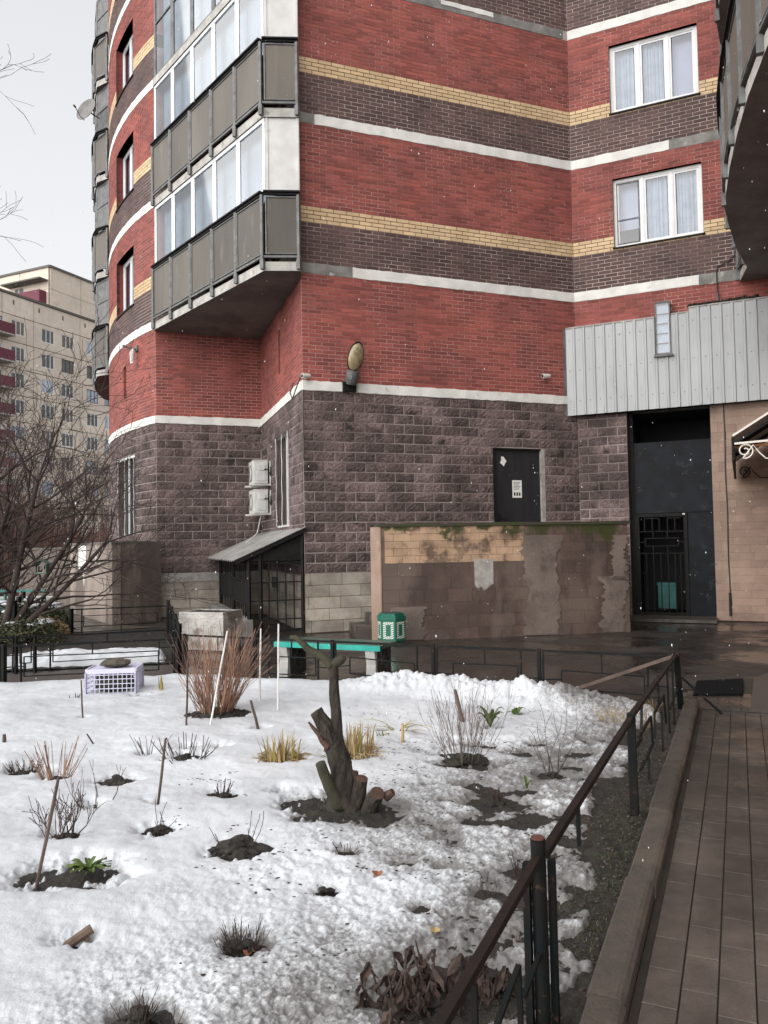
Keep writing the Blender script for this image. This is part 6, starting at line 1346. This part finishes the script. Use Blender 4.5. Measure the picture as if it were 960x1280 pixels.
# ------------------------------------------------------------------ panel blocks in the distance
def facade(w, z0, z1, nst, cols, seed, balc=()):
    rs = random.Random(seed)
pb = thing('panel_block', (-39.5, 80, 0), 'beige panel apartment block with rows of windows at the left', 'building')
BW = Wall('panel_wall', Vector((-39.52, 80))-DP*6, Vector((-39.52, 80))+DP*34); Z1 = 28.6
mb = MB(); a, b = BW.a, BW.b; n = Vector((-DP.y, DP.x))*12
mb.prism([tuple(a), tuple(b), tuple(b+n), tuple(a+n)], -.1, Z1-.02); mb.build('wall_core', M['bg_seam'], pb)
mb = MB(); wcols = [1.9, 7.24, 12.0+.1, 14.9, 18.7, 21.6, 25.4, 28.3, 32.1, 35.0]
wcols = [6+v for v in (-3.6, -1.0, 1.3, 5.25, 8.05, 11.8, 14.6, 18.4, 21.2, 25.0)]
edges = [0] + [6+v for v in (-4.5, 0.2, 4.2, 10.75, 17.4, 24.0, 30.0)] + [40]
zr = [26.45-2.8*i for i in range(10)]
zrows = [Z1] + zr
for zt, zb in zip(zrows, zrows[1:]):
    for e0, e1 in zip(edges, edges[1:]):
        if e1-e0 < .1: continue
        m = MB(); ops = [(w, w+1.75, zb-0+0.0 if False else zt-.45-1.5, zt-.45) for w in wcols if e0 < w+.5 < e1] if zt < Z1 else []
        s0, s1 = e0+.04, e1-.04; zs = [zb+.04] + sorted({z for o in ops for z in o[2:]}) + [zt-.04]
        for za, zc in zip(zs, zs[1:]):
            for p, q in rect_minus(s0, s1, [(o[0], o[1]) for o in ops if o[2] < (za+zc)/2 < o[3]]): strip(m, BW, p, q, za, zc, .08, 0, .002)
        m.r = [random.random()]*len(m.r) if False else [rv for rv in [random.random()] for _ in m.r]
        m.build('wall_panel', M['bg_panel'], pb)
for zt in zr:
    for w in wcols:
        if zt-2 < 6: continue
        z1, z0, s0, s1 = zt-.45, zt-1.95, w, w+1.75
        wd = part_root('window', BW.pt(w, z0), pb); m = MB(); strip(m, BW, s0+.05, s1-.05, z0+.05, z1-.05, .02, 0, .004); m.build('pane', M[RS.choice(('curtain', 'pale_blue', 'bg_seam', 'rail_metal', 'rail_metal'))], wd)
        m = MB(); fc = RS.choice(('pvc', 'pvc', 'stick'))
        for p, q, za, zc in ((s0, s1, z0, z0+.07), (s0, s1, z1-.07, z1), (s0, s0+.08, z0+.07, z1-.07), (s1-.08, s1, z0+.07, z1-.07), (s0+.6, s0+.68, z0+.07, z1-.07), (s0+1.18, s0+1.25, z0+.07, z1-.07)): strip(m, BW, p, q, za, zc, .05, 0, .021)
        m.build('window_frame', M[fc], wd)
m = MB(); strip(m, BW, 0, 40, Z1, Z1+.25, .2, 0, -.3); m.build('roof_edge', M['bg_roof'], pb)
for i in range(9):
    z = 25.0-2.8*i; bp_ = part_root('balcony', BW.pt(5.6, z), pb); m = MB(); strip(m, BW, 2.9, 7.0, z-.9, z+.2, 1.1, 0, 1.02); strip(m, BW, 6.92, 7.0, z-.9, z+.2, 1.02, 0, .1); m.build('parapet_panel', M['burgundy'], bp_)
    m = MB(); strip(m, BW, 2.9, 7.0, z-1.05, z-.9, 1.15, 0, .1); m.build('floor_slab', M['slab'], bp_)
for s in np.arange(.9, 36, 3.3): m = MB(); strip(m, BW, s, s+.22, Z1-1.0, Z1-.5, .09, 0, .07); m.build('attic_vent', M['bg_seam'], pb)
pt_ = thing('panel_block', (-45, 105, 0), 'taller pale panel tower behind the beige block with one burgundy balcony', 'building')
c_ = Vector((-45.1, 105)); T1, T2 = c_-Vector((DP.y, -DP.x))*16, c_+DP*9
TWl, TWr = Wall('tower_left', T1, c_), Wall('tower_right', c_, T2+DP*14)
mb = MB(); nn = Vector((-DP.y, DP.x))*16; mb.prism([tuple(c_), tuple(T2+DP*14), tuple(T2+DP*14+nn), tuple(c_+nn)], 0, 40.2); mb.build('wall_core', M['bg_seam'], pt_)
for i in range(6):
    z1 = 40.2-3.0*i
    for a, b in ((0, 5.5), (5.5, 11.5), (11.5, 23)):
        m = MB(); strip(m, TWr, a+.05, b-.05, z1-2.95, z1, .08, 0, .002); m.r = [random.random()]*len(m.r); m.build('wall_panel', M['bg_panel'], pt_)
    for a, b in ((0, 5.2), (5.2, 10.4), (10.4, 15.9)):
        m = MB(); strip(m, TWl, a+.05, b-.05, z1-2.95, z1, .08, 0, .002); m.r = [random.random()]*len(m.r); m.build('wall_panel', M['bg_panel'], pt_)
m = MB(); strip(m, TWr, -.1, 23, 40.2, 40.5, .25, 0, -.3); strip(m, TWl, 0, 16.1, 40.2, 40.5, .25, 0, -.3); m.build('roof_edge', M['bg_roof'], pt_)
bp_ = part_root('balcony', TWl.pt(12, 36), pt_); m = MB(); strip(m, TWl, 8.6, 15.5, 35.2, 36.9, 1.3, 0, 1.2); strip(m, TWl, 15.42, 15.5, 35.2, 36.9, 1.2, 0, .1); m.build('parapet_panel', M['burgundy'], bp_)
m = MB(); strip(m, TWl, 8.4, 15.8, 38.3, 38.5, 1.6, 0, .1); m.build('balcony_roof', M['bg_roof'], bp_); m = MB(); strip(m, TWl, 8.6, 15.5, 33.4, 35.1, 1.1, 0, .1); m.build('lower_glazing', M['pvc'], bp_)
for s in (6.0, 9.5): wd = part_root('window', TWl.pt(s, 36.8), pt_); m = MB(); strip(m, TWl, s, s+1.6, 36.2, 38.0, .12, 0, .09); m.build('pane', M['rail_metal'], wd); m = MB(); strip(m, TWl, s+.75, s+.85, 36.2, 38.0, .15, 0, .121); m.build('window_frame', M['pvc'], wd)

# ------------------------------------------------------------------ falling sleet
fl = MB(); rs = random.Random(90)
for i in range(1500):
    y = 2.5+12*rs.random()**.7; x = rs.uniform(-.6, .6)*y; z = rs.uniform(.1, min(12, 1.6+.75*y)); s = rs.uniform(.0014, .003); c = Vector((x, y, z)); e = Vector((rs.uniform(-.3, .3), rs.uniform(-.3, .3), 2.2))*s
    u = Vector((s, 0, 0)); v = Vector((0, s, 0)); fl.add([c+e, c-e, c+u, c-u, c+v, c-v], [(0, 2, 4), (0, 4, 3), (0, 3, 5), (0, 5, 2), (1, 4, 2), (1, 3, 4), (1, 5, 3), (1, 2, 5)])
tag(fl.build('falling_sleet', M['flake']), 'small wet snowflakes falling through the yard', 'snowflakes', kind='stuff')
